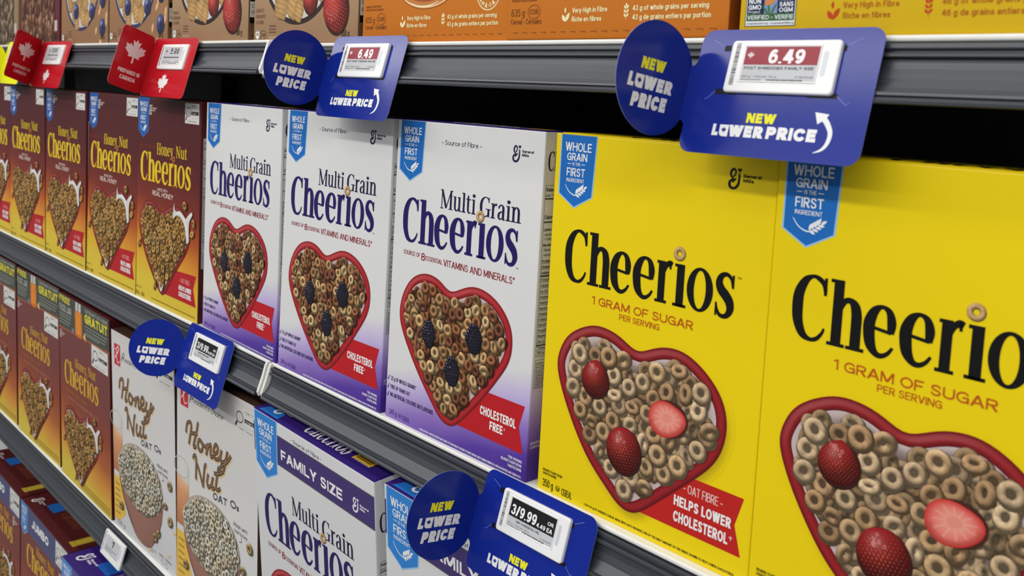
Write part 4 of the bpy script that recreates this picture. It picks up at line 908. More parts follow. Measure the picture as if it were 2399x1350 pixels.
row(yellow_box(), [(-.0679, .0072, ZM, .0015, 0, 0), (.1292, .0050, ZM, -.001, -.002, 0)],
    ['yellow cereal box next to the white multi grain boxes', 'second yellow cereal box, farther from the white multi grain boxes'], 'yellow cereal boxes on the middle shelf')
row(multi_box(), [(-.2745, .0046, ZM, .0078, 0, 0), (-.4767, .0016, ZM, .012, .006, 0), (-.6770, .0052, ZM, -.0006, -.02, 0)],
    ['white and purple multi grain box touching the yellow box on the middle shelf', 'white and purple multi grain box in the middle of three on the middle shelf', 'white and purple multi grain box beside the maroon boxes on the middle shelf'], 'white multi grain boxes on the middle shelf')
row(honey_box(), [(-.8902, .0029, ZM, -.0013, .003, 0), (-1.0928, .0022, ZM, .008, 0, 0), (-1.2960, .0018, ZM, -.004, -.004, 0), (-1.5020, .0012, ZM, -.008, .004, 0), (-1.7080, .0020, ZM, 0, 0, 0)],
    ['maroon honey nut box next to the white boxes on the middle shelf', 'maroon honey nut box on the middle shelf, second from the white boxes', 'maroon honey nut box on the middle shelf, third from the white boxes', 'maroon honey nut box on the middle shelf, fourth from the white boxes', 'maroon honey nut box on the middle shelf, fifth from the white boxes'], 'honey nut boxes on the middle shelf')
row(jar_box(), [(-1.1968, .0012, ZL, -.0252, -.0037, 0), (-1.4477, .0010, ZL, -.014, .012, 0), (-1.6990, .0010, ZL, -.012, .01, 0)],
    ['honey nut box with a food jar offer, touching the white oat boxes', 'honey nut box with a food jar offer, second from the white oat boxes', 'honey nut box on the lower shelf, third from the white oat boxes'], 'honey nut boxes with a jar offer on the lower shelf')
row(oat_box(), [(-.9543, .0018, ZL, -.0329, .0186, 0), (-.7314, .0025, ZL, -.019, .0200, 0)],
    ['white honey nut oat box on the lower shelf beside the jar offer boxes', 'white honey nut oat box on the lower shelf under the blue price card'], 'white oat cereal boxes on the lower shelf')
row(family_box(), [(-.5010, .0112, ZL + .0051, -.0936, -.001, .0207), (-.2470, .0112, ZL + .0051, -.0936, -.001, .0207)],
    ['white family size box with purple top, fully seen below the middle shelf', 'white family size box half hidden behind the round blue sign'], 'family size boxes on the lower shelf')
row(jumbo_box(), [(-1.3543, -.020, ZB, 0, 0, 0), (-1.6180, -.020, ZB, 0, 0, 0)],
    ['jumbo honey nut box on the bottom shelf beside the dark purple box', 'jumbo honey nut box on the bottom shelf, second from the dark purple box'], 'jumbo boxes on the bottom shelf')

def purple_jumbo():
    W, H, D = 250, 362, 75
    r = empty('cereal_box', (0, 0, 0)); carton(r, W, H, D, [purple_m, purple_m])
    ribbon(r, H, 1.15, 3, blue=(70, 140, 214))
    pm = PM(); pm.rect(.6, H - 46, W - .6, H - .6, C(84, 84, 140), .09); pm.build('size_band', r)
    pm = PM(); pm.poly([(62, 30), (104, 30), (104, 56), (62, 56)], C(32, 92, 176), .85); pm.serif('Cheerios', 104, 172, 8, 20, C(190, 184, 206), .85); pm.serif('Multi', 112, 140, 42, 9, C(150, 140, 190), .85); pm.build('top_lettering', r, 'top', H=H)
    m = maker_mark(r, 0, 0, 1.9, C(226, 222, 234)); m.name = 'top_maker_mark'; m.matrix_local = Matrix.Translation((.020, .014, (H + .8) / 1000)) @ Matrix.Rotation(rad(-90), 4, 'X')
    boxpart('tuck_flap', (.004, .120, .071, .0735, H / 1000 + .0004, H / 1000 + .007), pale_m, r)
    return r
o = put(purple_jumbo(), -1.031, -.050, ZB, 0, 0, 0); tag(o, 'dark purple cereal box on the bottom shelf, under the single small price label', 'cereal box')

# ------------------------------------------------------------------ upper shelf boxes
orange_m = gradient('orange_board', [(-60, C(182, 102, 16)), (0, C(186, 104, 16)), (60, C(194, 112, 22)), (320, C(200, 118, 28))], noise=.01)
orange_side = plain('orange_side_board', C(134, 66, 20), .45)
amber_m = gradient('amber_board', [(-60, C(200, 164, 4)), (12, C(202, 166, 4)), (40, C(208, 172, 4)), (320, C(212, 178, 10))])
kraft_m = gradient('kraft_photo_board', [(-60, C(146, 112, 82)), (0, C(148, 114, 84)), (60, C(164, 132, 100)), (320, C(172, 140, 108))], noise=.03)
kraft_blue_m = gradient('kraft_photo_board_warm', [(-60, C(138, 102, 72)), (0, C(140, 104, 74)), (60, C(152, 112, 76)), (320, C(160, 120, 84))], noise=.03)
def perforation(pm, W, v, col):
    x = 8
    while x < W - 12: pm.rect(x, v, x + 5.5, v + .5, col, .1); pm.rect(x + 4.8, v - .9, x + 5.5, v + .5, col, .1); x += 10.5
def grain_icons(pm, u, v, h, col, u2, v2, h2):
    k = h / 10.0
    leaf_shape(pm, u + 3.4 * k, v, 6.4 * k, 1.9 * k, rad(128), col, .14); leaf_shape(pm, u + 3.4 * k, v, 7.2 * k, 1.8 * k, rad(62), col, .14); leaf_shape(pm, u + 2.6 * k, v + 5.8 * k, 4.4 * k, 1.1 * k, rad(92), col, .14)
    k = h2 / 10.0
    for j in range(3):
        y = v2 + (1.0 + 2.7 * j) * k; leaf_shape(pm, u2 + 2.4 * k, y, 3.2 * k, .95 * k, rad(128), col, .14); leaf_shape(pm, u2 + 2.6 * k, y, 3.2 * k, .95 * k, rad(52), col, .14)
    leaf_shape(pm, u2 + 2.5 * k, v2 + 7.6 * k, 3.0 * k, .9 * k, rad(90), col, .14); pm.rect(u2 + 2.35 * k, v2 - .8 * k, u2 + 2.65 * k, v2 + 2 * k, col, .14)
def orange_box():
    W, H, D = 211.5, 290, 66
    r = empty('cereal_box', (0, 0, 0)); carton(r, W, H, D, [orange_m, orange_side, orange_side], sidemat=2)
    pm = PM(); dk = C(110, 58, 16); cr = C(246, 226, 176)
    pm.text('635 g', 5.0, 20.6, 18.6, 5.8, dk, .14); pm.ring(31.0, 21.8, 7.0, 5.6, .5, dk, .14); pm.text('COR', 26.2, 35.8, 19.9, 4.0, dk, .14, .01); pm.text('Cereal - Cereales', 5.0, 40.0, 12.4, 4.2, dk, .14)
    pm.text('ENLARGED TO SHOW TEXTURE', 5.2, 30, 33, 1.9, dk, .14); pm.text('PRESENTATION SUGGEREE', 5.2, 34, 30, 1.9, dk, .14); pm.build('small_print', r)
    pm = PM(); grain_icons(pm, 62.6, 13.4, 10.6, cr, 122.6, 14.2, 10.6)
    pm.text('Very High in Fibre', 72.4, 107.0, 19.8, 3.7, cr, .14, .012); pm.text('Riche en fibres', 72.3, 101.8, 13.2, 3.7, cr, .14, .012)
    pm.text('43 g of whole grains per serving', 131.0, 195.6, 19.6, 3.7, cr, .14, .012); pm.text('43 g de grains entiers par portion', 131.2, 197.6, 13.2, 3.7, cr, .14, .012); pm.build('claim_lettering', r)
    pm = PM(); pm.ring(184, 40, 14.8, 14.8, .9, cr, .14)
    for t, a in (('A', -58), ('N', -36), ('A', -12), ('D', 14), ('A', 38)):
        th = rad(a - 90); cu, cv = 184 + 11 * math.cos(th), 40 + 11 * math.sin(th); q = PM(); q.text(t, -1.6, 1.6, -1.8, 4.0, cr, .16, .02)
        ca, sa = math.cos(rad(a)), math.sin(rad(a)); pm.raw([(cu + x * ca - y * sa, cv + x * sa + y * ca) for x, y, _ in q.v], q.f, cr, .16)
    pm.build('origin_seal', r)
    pm = PM(); 
    for k, (a, bb, c) in enumerate(((43, 23, C(150, 80, 30)), (42, 22, C(232, 188, 130)), (40, 20.5, C(190, 120, 60)), (36, 16.5, C(160, 76, 44)))): pm.ell(99.5, 52, a, bb, c, .12 + .01 * k, n=48)
    pm.stroke([(72, 36.5, .2), (88, 32.2, .6), (104, 32.0, .6), (118, 35.5, .2)], C(250, 228, 190), .17)
    for j in range(5): pm.rrect(86 + 7 * j, 40.5 + (j % 2), 92 + 7 * j, 52, 1.2, C(120 + 10 * (j % 2), 62, 34), .18)
    pm.build('bowl_picture', r)
    pm = PM(); perforation(pm, W, 5.6, C(128, 66, 18)); pm.build('tear_line', r)
    return r
row(orange_box(), [(-.3362, .0040, ZU, 0, 0, 0), (-.1242, .0005, ZU, 0, 0, 0)],
    ['orange cereal box beside the brown strawberry box on the upper shelf', 'orange cereal box beside the amber yellow box on the upper shelf'], 'orange cereal boxes on the upper shelf')
def amber_box():
    W, H, D = 211.5, 290, 66
    r = empty('cereal_box', (0, 0, 0)); carton(r, W, H, D, [amber_m, amber_m])
    pm = PM(); bl = C(24, 34, 76); gn = C(58, 98, 60); sk = C(120, 146, 196); wh = C(222, 226, 230)
    pm.rect(4.2, 6.6, 39.9, 30.5, C(40, 46, 52), .10); pm.rect(4.7, 7.1, 39.4, 30.0, wh, .11); pm.rect(5.2, 14.6, 17.6, 29.6, bl, .12); pm.rect(17.6, 14.6, 26.8, 29.6, sk, .12); pm.rect(26.8, 14.6, 38.9, 29.6, bl, .12); pm.rect(5.2, 10.0, 38.9, 14.6, gn, .12)
    pm.text('NON', 6.4, 15.0, 20.9, 3.2, wh, .15, .02); pm.text('GMO', 6.2, 15.4, 17.2, 3.0, wh, .15, .02); pm.text('Project', 6.2, 14.8, 15.0, 1.7, wh, .15)
    pm.text('PROJET', 28.2, 37.8, 22.2, 1.6, wh, .15); pm.text('SANS', 28.2, 37.9, 18.6, 2.8, wh, .15, .02); pm.text('OGM', 28.2, 37.6, 15.2, 2.8, wh, .15, .02)
    pm.text('VERIFIED - VERIFIE', 6.0, 38.2, 11.0, 2.6, wh, .15, .01); pm.text('nongmoproject.org - projetsansOGM.org', 5.4, 38.8, 8.0, 1.2, C(60, 66, 70), .15, .01)
    for a, L_ in ((62, 6.5), (100, 7.0), (128, 6.0)): leaf_shape(pm, 22.0, 12.6, L_ + 3.5, 1.0, rad(a), C(70, 112, 60), .15)
    for a in (70, 118, 40, 150): leaf_shape(pm, 21.6, 20.0, 4.6, 1.7, rad(a), C(206, 130, 70), .16)
    pm.build('certification_mark', r)
    pm = PM(); og = C(186, 62, 18); o2 = C(172, 98, 14); grain_icons(pm, 61.3, 9.8, 10.5, og, 118, 10.6, 10)
    pm.text('Very High in Fibre', 70.4, 103.8, 16.2, 3.5, o2, .14, .014); pm.text('Riche en fibres', 70.6, 99.2, 10.2, 3.4, o2, .14, .014); pm.text('46 g of whole grains per serving', 127.6, 190, 16.3, 3.4, o2, .14, .014); pm.text('46 g de grains entiers par portion', 127.8, 192, 10.1, 3.4, o2, .14, .014); pm.build('claim_lettering', r)
    return r
o = put(amber_box(), .0937, .0030, ZU); tag(o, 'amber yellow cereal box with a certification mark on the upper shelf', 'cereal box')

def pillow(pm, u, v, L, Wd, rot, layer, base, rng):
    n, m = 8, 11; ca, sa = math.cos(rot), math.sin(rot); V = []; Cc = []; F = []
    for i in range(n + 1):
        for j in range(m + 1):
            x, y = (i / n - .5) * L, (j / m - .5) * Wd; bx = 1 + .12 * math.cos(math.pi * (j / m - .5) * 2)
            x *= bx; V.append((u + x * ca - y * sa, v + x * sa + y * ca)); e = math.cos((i / n - .5) * 2.6) * math.cos((j / m - .5) * 2.6)
            Cc.append(mulc(base, (.62 + .5 * e) * (1.12 if j % 2 else .74) * rng.uniform(.9, 1.1) * (1.1 - .25 * j / m)))
    for i in range(n):
        for j in range(m): F.append((i * (m + 1) + j, (i + 1) * (m + 1) + j, (i + 1) * (m + 1) + j + 1, i * (m + 1) + j + 1))
    pm.ell(u + .6, v - 1.0, L * .52, Wd * .52, mulc(base, .25), layer - .003, rot=rot); pm.raw(V, F, Cc, layer)
def kraft_box(kind):
    W, H, D = 213, 285, 60
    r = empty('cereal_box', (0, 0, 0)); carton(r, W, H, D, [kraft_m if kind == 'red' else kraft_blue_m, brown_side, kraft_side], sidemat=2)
    rng = np.random.RandomState(7 if kind == 'red' else 12); pm = PM()
    dark = C(48, 36, 34) if kind == 'red' else C(52, 54, 92)
    cy = 86; pm.ell(96, cy, 76, 66, dark, .12, n=64); pm.ell(96, cy, 70.5, 60.5, C(200, 196, 190), .125, n=64)
    wh = C(186, 146, 92)
    spots = [(52, 62, 24, 30, .5), (62, 42, 26, 30, -.2), (88, 44, 24, 34, -.5), (110, 58, 24, 26, .4), (140, 58, 22, 28, .8), (76, 66, 26, 30, .2), (126, 46, 18, 24, -.9), (100, 36, 17, 26, -.35)] if kind == 'red' else [(44, 66, 20, 30, .3), (64, 52, 22, 32, .1), (84, 58, 26, 30, .78), (104, 46, 24, 34, .25), (122, 40, 20, 26, -.5), (148, 64, 22, 30, -.4), (76, 34, 20, 24, .1), (112, 64, 26, 28, .7)]
    for k, (a, b_, L_, w_, t) in enumerate(spots): pillow(pm, a, b_, L_, w_, t, .14 + .006 * k, mulc(wh, rng.uniform(.85, 1.1)), rng)
    bw = pm.build('bowl_picture', r); pm = PM()
    if kind == 'red':
        strawberry(pm, 122, 46, 14, 16, .2, .24, rng, up=False, tone=(206, 66, 60), fine=True)
        strawberry(pm, 172, 36, 27, 23, 1.9, .22, rng, up=True, tone=(204, 62, 56), fine=True); leaf_shape(pm, 176, 56, 22, 4, .3, C(90, 120, 70), .25); leaf_shape(pm, 172, 54, 16, 4, 1.2, C(96, 128, 72), .25)
        pm.build('strawberry_picture', bw)
    else:
        for a, b_, q in ((72, 52, 12), (144, 50, 12), (189, 24.5, 12.5), (190, 66, 12)):
            pm.ell(a + .8, b_ - 1.2, q * 1.05, q * 1.05, C(40, 30, 30), .215); blob(pm, a, b_, q, q * 1.05, 0, .22, lambda t1, t2: C(70, 78, 134) if t1 > .3 else C(40, 44, 86), nr=7, na=24, spec=.35)
        for a, b_, t in ((178, 50, 1.0), (172, 42, .8), (203, 24, 1.2), (162, 12, 1.3), (178, 6, -.9), (204, 34, 1.2)): leaf_shape(pm, a, b_, 15, 4.4, t, C(214, 172, 126), .2)
        pm.build('blueberry_picture', bw)
    pm = PM(); ink = C(52, 36, 28)
    pm.text('500 g', 183.6, 198.4, 6.0, 7.2, ink, .14, .01); pm.ring(22, 9.8, 7.4, 5.4, .6, ink, .14); pm.text('COR', 17, 27, 8.0, 3.6, ink, .14)
    for k in range(3): pm.rect(36, 12 + 3.4 * k, 51, 13.6 + 3.4 * k, C(104, 78, 58), .14)
    for k in range(2): pm.rect(36, 3.4 + 3 * k, 56, 4.6 + 3 * k, C(176, 158, 140), .14)
    pm.ell(9.5, 11, 5.0, 5.6, C(226, 222, 214), .14); pm.ring(9.5, 10.2, 5.6, 6.4, .5, ink, .145); pm.text('UTZ', 6.4, 12.6, 9.2, 3.0, ink, .15, .03); pm.ell(9.5, 14.6, 1.4, 1.2, ink, .15)
    if kind == 'red':
        for k, t in enumerate(('CEREALES', 'CROQUANTES', "A L'AVOINE")): pm.text(t, 4.4, 23 + 4 * (k == 1), 35.5 - 6.6 * k, 4.0, C(112, 84, 62), .14)
    pm.build('small_print', r)
    pm = PM(); pm.rect(2, 20, 40, 52, BLK, .1); pm.rect(2, 27, 40, 45, C(214, 212, 206), .12); pm.text('CALORIES', 4, 30, 38, 4, BLK, .14); pm.text('EN 1 TASSE', 4, 30, 31, 3.6, BLK, .14); pm.text('Fabrique', 4, 30, 3, 3, BLK, .14); pm.build('side_print', r, 'side', W=W)
    return r
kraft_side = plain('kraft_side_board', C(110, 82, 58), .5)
row(kraft_box('red'), [(-.5567, .0035, ZU, 0, 0, 0), (-.7850, .0040, ZUL, 0, 0, 0)],
    ['brown cereal box with a strawberry, next to the orange boxes', 'brown cereal box with a strawberry, next to the blueberry boxes'], 'brown strawberry cereal boxes on the upper shelf')
row(kraft_box('blue'), [(-1.0110, .0040, ZUL, 0, 0, 0), (-1.2290, .0040, ZUL, 0, 0, 0)],
    ['brown cereal box with blueberries, behind the larger red leaf card on the upper shelf', 'brown cereal box with blueberries, beside the dark red box on the upper shelf'], 'brown blueberry cereal boxes on the upper shelf')
def cluster_box(edge, pal, seed):
    W, H, D = 222, 290, 66
    r = empty('cereal_box', (0, 0, 0)); carton(r, W, H, D, [edge, edge])
    rng = np.random.RandomState(seed); pm = PM(); pm.rrect(10, -2 + 8, 196, 200, 10, mulc(pal[0], .3), .1); k = 0
    for _ in range(230):
        u, v = rng.uniform(16, 192), rng.uniform(8, 96); k += 1
        c = pal[rng.randint(len(pal))]; q = rng.uniform(.8, 1.1)
        blob(pm, u, v, rng.uniform(4, 8.5), rng.uniform(6, 15), rng.uniform(-.7, .7), .12 + .002 * k, lambda t1, t2: mulc(c, q * (.8 + .3 * math.sin(7 * t2))), nr=3, na=12, spec=.12)
    pm.build('cluster_picture', r)
    pm = PM(); pm.rect(198, 22, 212, 40, C(196, 176, 176), .1); pm.rect(198, 8, 212, 18, C(40, 24, 28), .1); pm.build('small_print', r)
    return r
wine_m = plain('wine_red_board', C(92, 34, 44), .45); ochre_m = plain('ochre_board', C(140, 118, 84), .45)
o = put(cluster_box(wine_m, [C(160, 110, 78), C(128, 74, 58), C(184, 140, 104), C(110, 58, 52), C(146, 96, 66)], 3), -1.4620, .0040, ZUL); tag(o, 'dark red cereal box covered in a granola cluster picture on the upper shelf', 'cereal box')
o = put(cluster_box(ochre_m, [C(150, 126, 96), C(116, 92, 72), C(176, 152, 118), C(104, 80, 64)], 5), -1.6950, .0040, ZUL); tag(o, 'ochre edged granola box beyond the dark red granola box on the upper shelf', 'cereal box')

# ------------------------------------------------------------------ price labels and cards
PLW = plain('label_white_plastic', C(236, 237, 238), .35, .45, noise=.01)
PLG = plain('label_grey_plastic', C(196, 202, 208), .3, .5, noise=.01)
CARDB, nt, bb_ = principled('blue_card_gloss'); setp(bb_, .19, .22); bb_.inputs['Base Color'].default_value = (*C(20, 40, 138), 1)
CARDR, nt, bb_ = principled('red_card_gloss'); setp(bb_, .2, .3); bb_.inputs['Base Color'].default_value = (*C(190, 28, 40), 1)
CARDY, nt, bb_ = principled('yellow_card_gloss'); setp(bb_, .36, .5); bb_.inputs['Base Color'].default_value = (*C(246, 232, 30), 1)
EDGE_B = plain('card_edge_pale', C(130, 140, 190), .5); EDGE_R = plain('card_edge_pink', C(222, 130, 134), .5); EDGE_Y = plain('card_edge_cream', C(244, 238, 150), .5)
TILT = rad(15.82)
def slab(name, pts, y0, y1, mats, parent):
    """card cut to an outline: face at y0, edge showing the paper core"""
    bm = bmesh.new(); n = len(pts)
    a = [bm.verts.new((u / 1000, y0 / 1000, v / 1000)) for u, v in pts]; b_ = [bm.verts.new((u / 1000, y1 / 1000, v / 1000)) for u, v in pts]
    bm.faces.new(a); bm.faces.new(b_[::-1])
    for i in range(n): bm.faces.new([a[(i + 1) % n], a[i], b_[i], b_[(i + 1) % n]]).material_index = 1
    return frombm(name, bm, mats, parent)
def tile_o(pm, u0, v0, w_, h_, col, hole, L, rise=0.0):
    P = [(0, 1), (1, 1), (1, 0), (.45, 0), (.24, .05), (.09, .17), (.02, .36)]
    P = [(u0 + a * w_, v0 + b_ * h_ + rise * a * w_) for a, b_ in P]; pm.poly(P, col, L)
    maple(pm, u0 + w_ * .5, v0 + h_ * .46 + rise * w_ * .5, w_ * .36, h_ * .34, hole, L + .04)
def price_label(parent_loc, w_, h_, kind):
    r = empty('price_label', parent_loc, (-TILT, 0, 0)); k = w_ / 73.4; T = 3.0
    P = rrect_pts(0, -h_, w_, 0, 2.4)
    bm = bmesh.new(); n = len(P); rings = []
    for ins, y in ((0, T), (0, .9), (.35, .3), (1.0, 0.0)):
        cx, cz = w_ / 2, -h_ / 2
        rings.append([bm.verts.new(((cx + (u - cx) * (1 - ins / (w_ / 2))) / 1000, y / 1000, (cz + (v - cz) * (1 - ins / (h_ / 2))) / 1000)) for u, v in P])
    for a, b_ in zip(rings, rings[1:]):
        for i in range(n): bm.faces.new([a[i], a[(i + 1) % n], b_[(i + 1) % n], b_[i]])
    # sunk window for the display
    wx0, wx1, wz0, wz1 = 9.6 * k, 62.2 * k, -h_ + h_ * .19, -h_ * .10
    out = rings[-1]; bm.faces.new(rings[0])
    f = bm.faces.new(out[::-1])
    me = bpy.data.meshes.new('housing'); bmesh.ops.recalc_face_normals(bm, faces=bm.faces); bm.to_mesh(me); bm.free(); hs = link('housing', me, PLW, r)
    bm = bmesh.new(); fr = [(wx0, wz0), (wx1, wz0), (wx1, wz1), (wx0, wz1)]; ci, ck = (wx0 + wx1) / 2, (wz0 + wz1) / 2
    o1 = [bm.verts.new((u / 1000, -.00005, v / 1000)) for u, v in fr]; o2 = [bm.verts.new(((ci + (u - ci) * 1.0 + (.35 if u < ci else -.35)) / 1000, -.00055, (v + (.35 if v < ck else -.35)) / 1000)) for u, v in fr]; o3 = [bm.verts.new(((u + (1.1 if u < ci else -1.1)) / 1000, -.0002, (v + (1.1 if v < ck else -1.1)) / 1000)) for u, v in fr]
    for A, B in ((o1, o2), (o2, o3)):
        for i in range(4): bm.faces.new([A[i], A[(i + 1) % 4], B[(i + 1) % 4], B[i]])
    frombm('screen_frame', bm, PLW, hs)
    pm = PM(); X = lambda a: a * k; Z = lambda q: -q * h_ / 33.5; L = .14
    gy = C(190, 192, 195); pm.rect(X(11.2), Z(26.6), X(61), Z(4.2), gy, L)
    sc = pm.build('screen', r); t = PM(); M = .2; ik = C(44, 44, 48); wh = C(232, 230, 232)
    if kind[0] in ('red', 'black'):
        bc = C(150, 58, 68) if kind[0] == 'red' else C(26, 26, 28)
        t.rect(X(11.2), Z(15.9 if kind[0] == 'red' else 18.2), X(61), Z(4.2), bc, .17)
        if kind[0] == 'red':
            t.text(kind[1], X(28), X(52), Z(15), 8.9 * h_ / 33.5, wh, M, .03); maple(t, X(15.2), Z(10.6), 3.4 * k, 3.0, C(214, 196, 200), M)
        else:
            t.text('3/9.99', X(12.9), X(41), Z(16.6), 8.0, wh, M, .02); t.text('OR', X(52.6), X(58.8), Z(11.6), 2.7, wh, M, .02); t.text('4.49 EA', X(42.0), X(58.8), Z(16.7), 3.3, wh, M, .02)
        t.text(kind[2], X(12.4 if kind[0] == 'red' else 20.5), X(59.4 if kind[0] == 'red' else 47), Z(18.9 if kind[0] == 'red' else 21.2), 1.7, ik, M, .02)
    elif kind[0] == 'seven':
        t.text('$', X(31), X(33), Z(10), 2.6, ik, M, .02); t.text('7', X(33.5), X(40), Z(15), 8.5, ik, M, .04); t.rect(X(13), Z(19.2), X(54), Z(18.4), C(110, 110, 114), M); t.rect(X(13), Z(22.2), X(40), Z(21.4), C(110, 110, 114), M)
    else:
        t.text(kind[1], X(29), X(53), Z(13.4), 7.6 * h_ / 33.5, ik, M, .02); maple(t, X(18), Z(10.4), 3.2 * k, 2.8, C(130, 44, 54), M); t.rect(X(13), Z(18.4), X(57), Z(17.2), ik, M)
    if kind[0] != 'seven':
        rng = random.Random(len(kind[1])); t.text('635 g - 1.022 per 100 g', X(11.8), X(36), Z(24.0), 1.2, C(96, 96, 100), M); t.text('E 09/09/25', X(48.6), X(60), Z(24.0), 1.2, C(96, 96, 100), M); t.text('62649443706', X(11.8), X(26), Z(26.3), 1.2, C(70, 70, 74), M)
        x = 29.5
        while x < 53: q = rng.choice((.25, .4, .6)); t.rect(X(x), Z(26.5), X(x + q), Z(25.0), ik, M); x += q + rng.choice((.25, .4))
    t.build('screen_lettering', sc)
    pm = PM(); rng = random.Random(4); z = 2.0
    while z < 29: q = rng.choice((.25, .4, .7)); pm.rect(X(3.6), Z(z + q), X(6.7), Z(z), ik, .1); z += q + rng.choice((.25, .35, .55))
    pm.build('barcode', r)
    bm = bmesh.new(); P = rrect_pts(X(63.7), Z(22.4), X(66.8), Z(7.2), 1.4); a = [bm.verts.new((u / 1000, -.0001, v / 1000)) for u, v in P]; bm.faces.new(a); frombm('light_window', bm, PLG, r)
    return r

DC = 3.1      # card lies this far behind the face of its label (mm)
def card_root(x, zlip, kind): return empty(kind, (x, -.0088, zlip - .0028), (-TILT, 0, 0))
def slots(pm):
    bk = C(10, 12, 26)
    for a in ((-7.2, -6.2, -2.5, -2.4), (71.0, -6.2, 75.6, -2.6), (-7.0, -34.6, 9.0, -31.0), (57, -34.8, 76, -31.6)): pm.rect(*a, bk, .06)
    ln = C(120, 134, 196)
    for q in ([(-7.2, -2.6), (-15, .6), (-17, 1.4)], [(-7, -32.5), (-12, -37.5), (-13.6, -38.2)], [(75.6, -2.6), (82, .8), (84, 1.6)], [(76, -33.5), (82.2, -38.4), (84, -36.8)]): pm.stroke([(a, b_, .16) for a, b_ in q], ln, .06, smooth=False)
def lower_price_card(x, zlip, al, label):
    r = card_root(x, zlip, 'price_card'); tag(r, label, 'price sign', 'blue lower price cards')
    W1, B1 = WHITE, C(22, 36, 120); yl = C(246, 226, 36)
    P = rrect_pts(-25.5, -73.4, 97.2, 8.2, 8.5)
    # tab towards the fold, with softened inner corners
    i = max(range(len(P)), key=lambda q: (P[q][0] < -25.4) * 1000 + P[q][1])
    neck = [(-25.5, -12.5), (-27.2, -15.6), (-29.6, -16.2), (-29.6, -52.6), (-27.0, -53.4), (-25.5, -56)]
    P = P[:i + 1] + neck + P[i + 1:]
    pn = slab('panel', P, DC, DC + .4, [CARDB, EDGE_B], r)
    t = PM(); slots(t); q = t.build('label_slots', pn); q.location = (0, DC / 1000, 0)
    t = PM(); t.text('NEW', 20.4, 40.2, -52.0, 6.2, yl, .1, .042)
    t.text('L', -2.4, 2.1, -61.3, 7.4, W1, .1, .052); tile_o(t, 2.7, -61.6, 6.6, 7.5, W1, B1, .1); t.text('WER', 9.8, 33.6, -61.3, 7.4, W1, .1, .052); t.text('PRICE', 36.0, 68.5, -61.2, 7.6, W1, .1, .052)
    pl = t.build('panel_lettering', pn); pl.location = (0, DC / 1000, 0); t = PM()
    t.stroke([(68.6, -67.4, .15), (73.4, -65.2, .8), (76.2, -61, 1.2), (76.6, -55, 1.4), (73.6, -49.6, 1.6), (71.0, -47, 1.6)], W1, .1); t.poly([(64.8, -43.2), (73.8, -44.2), (72.2, -47.0), (70.0, -48.6), (67.6, -50.4)], W1, .11)
    pl = t.build('arrow_mark', pn); pl.location = (0, DC / 1000, 0)
    R, cx, cz = 36.2, -30.3, -34.7; P = [(0, cz - 19.0)]
    for k in range(49):
        a = rad(-32 - 296 * k / 48); P.append((cx + R * math.cos(a), cz + R * math.sin(a)))
    P.append((0, cz + 19.0)); P = [(min(u, 0), v) for u, v in P]
    fg = slab('round_flag', P[::-1], 0, .4, [CARDB, EDGE_B], r); fg.location = (-.0296, DC / 1000, 0); fg.rotation_euler = (0, 0, al)
    t = PM(); q = .14
    t.text('NEW', -45.8, -24.2, cz + 1.7, 7.5, yl, .1, .042, rise=.15)
    t.text('L', -54.2, -48.9, cz - 12.1, 8.8, W1, .1, .052, rise=q); tile_o(t, -48.2, cz - 11.4, 7.6, 8.7, W1, B1, .1, rise=q); t.text('WER', -39.8, -13.6, cz - 10.0, 8.6, W1, .1, .052, rise=q)
    t.text('PRICE', -47.6, -15.6, cz - 23.4, 9.2, W1, .1, .052, rise=.15)
    t.build('flag_lettering', fg)
    return r
for x, z, w_, h_, al, kind, l1, l2 in (
    (.0985, ZU, 73.4, 33.6, 1.511, ('red', '6.49', 'POST SHREDDIES FAMILY SIZE'), 'large blue lower price card on the upper shelf above the yellow boxes', 'white electronic price label reading 6.49 above the yellow boxes'),
    (-.3458, ZU + .0012, 73.4, 33.6, 1.598, ('red', '6.49', 'POST HONEY SHREDDIES FAM SIZE'), 'blue lower price card on the upper shelf above the white boxes', 'white electronic price label reading 6.49 above the white boxes'),
    (-.0882, ZM, 73.4, 33.6, 1.498, ('black', '3/9.99', 'GM CHEERIOS CRL'), 'blue lower price card on the middle shelf rail under the yellow box', 'white electronic price label reading 3/9.99 under the yellow box'),
    (-.6653, ZM, 79.5, 34.4, .814, ('black', '3/9.99', 'GM MULTIGRAIN CHEERIO'), 'blue lower price card on the middle shelf above the white oat boxes', 'white electronic price label reading 3/9.99 above the white oat boxes')):
    lower_price_card(x, z, al, l1)
    tag(price_label((x, -.0088, z - .0028), w_, h_, kind), l2, 'price label', 'electronic price labels')

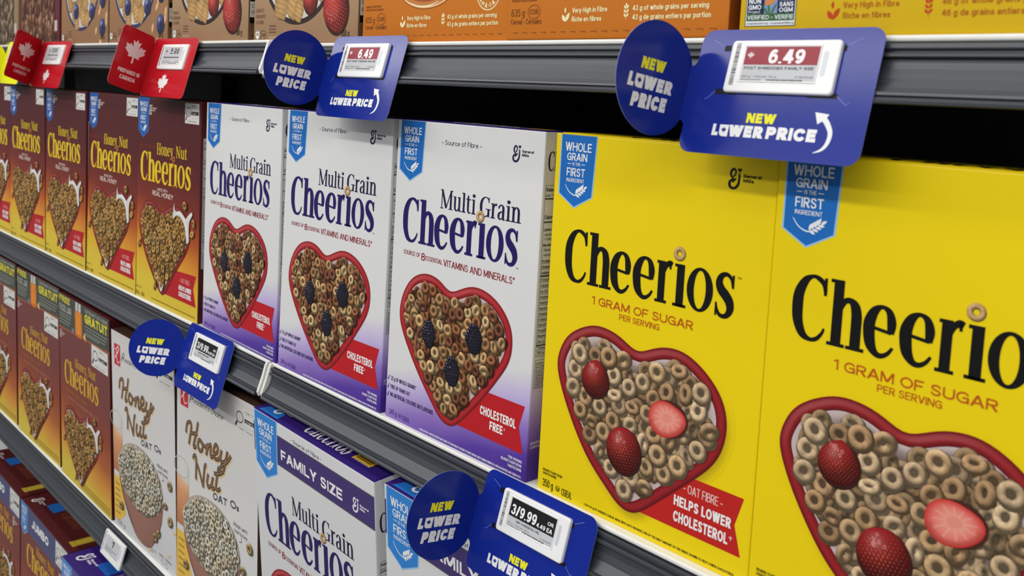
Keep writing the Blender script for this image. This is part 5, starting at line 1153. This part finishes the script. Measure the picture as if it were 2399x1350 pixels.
def leaf_card(x, zlip, uf, al, fw, u1, label):
    r = card_root(x, zlip, 'origin_card'); tag(r, label, 'price sign', 'red maple leaf cards')
    wh = C(232, 230, 236); P = rrect_pts(uf, -72, u1, 7.5, 7); pn = slab('panel', P, DC, DC + .4, [CARDR, EDGE_R], r)
    t = PM(); c = (uf + u1) / 2; maple(t, c - 4, -57.5, 21, 17, wh, .1, shear=.05)
    q = t.build('panel_leaf', pn); q.location = (0, DC / 1000, 0)
    P = rrect_pts(-fw, -71, 0, 9, 7); fg = slab('flag', P, 0, .4, [CARDR, EDGE_R], r); fg.location = (uf / 1000, DC / 1000, 0); fg.rotation_euler = (0, 0, al)
    t = PM(); k = fw / 58; maple(t, -28 * k, -25.5, 25 * k, 22, wh, .1)
    t.text('PREPARED IN', -47 * k, -9 * k, -51, 5.2, wh, .1, .03, rise=.02); t.text('CANADA', -41 * k, -14 * k, -59.5, 5.4, wh, .1, .03, rise=.02); t.build('flag_lettering', fg)
    return r
leaf_card(-.7804, ZUL, -36.5, rad(113.9), 58, 98.5, 'red maple leaf card on the upper shelf, the one nearer the blue round sign')
tag(price_label((-.7804, -.0088, ZUL - .0043), 78, 33.6, ('grey', '5.99')), 'white price label reading 5.99 on the nearer red leaf card', 'price label', 'electronic price labels')
leaf_card(-1.2559, ZUL, -42.7, rad(136), 84, 108, 'red maple leaf card on the upper shelf, the farther one beside the yellow card')
tag(price_label((-1.2559, -.0088, ZUL - .0023), 86, 33.6, ('grey', '5.99 ')), 'white price label on the farther red leaf card', 'price label', 'electronic price labels')

def sale_card():
    r = card_root(-1.4700, ZUL, 'price_card'); tag(r, 'yellow price card on the upper shelf, behind the farther red leaf card', 'price sign')
    pn = slab('panel', rrect_pts(-29, -71, 97, 9, 8), DC, DC + .4, [CARDY, EDGE_Y], r); t = PM()
    for k in range(5): t.rect(52 + 7.5 * k, -60, 57.6 + 7.5 * k, -53, C(206, 96, 30), .1)
    q = t.build('panel_lettering', pn); q.location = (0, DC / 1000, 0)
    P = [(-30.3 + 36 * math.cos(rad(-32 - 296 * k / 48)), -34.7 + 36 * math.sin(rad(-32 - 296 * k / 48))) for k in range(49)]
    fg = slab('round_flag', [(min(u, 0), v) for u, v in P][::-1], 0, .4, [CARDY, EDGE_Y], r); fg.location = (-.029, DC / 1000, 0); fg.rotation_euler = (0, 0, rad(100))
sale_card()
tag(price_label((-1.4700, -.0088, ZUL - .0023), 78, 33.6, ('grey', '4.99')), 'white price label on the yellow card on the upper shelf', 'price label', 'electronic price labels')
tag(price_label((-.9600, -.0088, ZL - .0068), 75.5, 36, ('seven',)), 'small white price label reading 7 on the dark lower shelf rail', 'price label', 'electronic price labels')
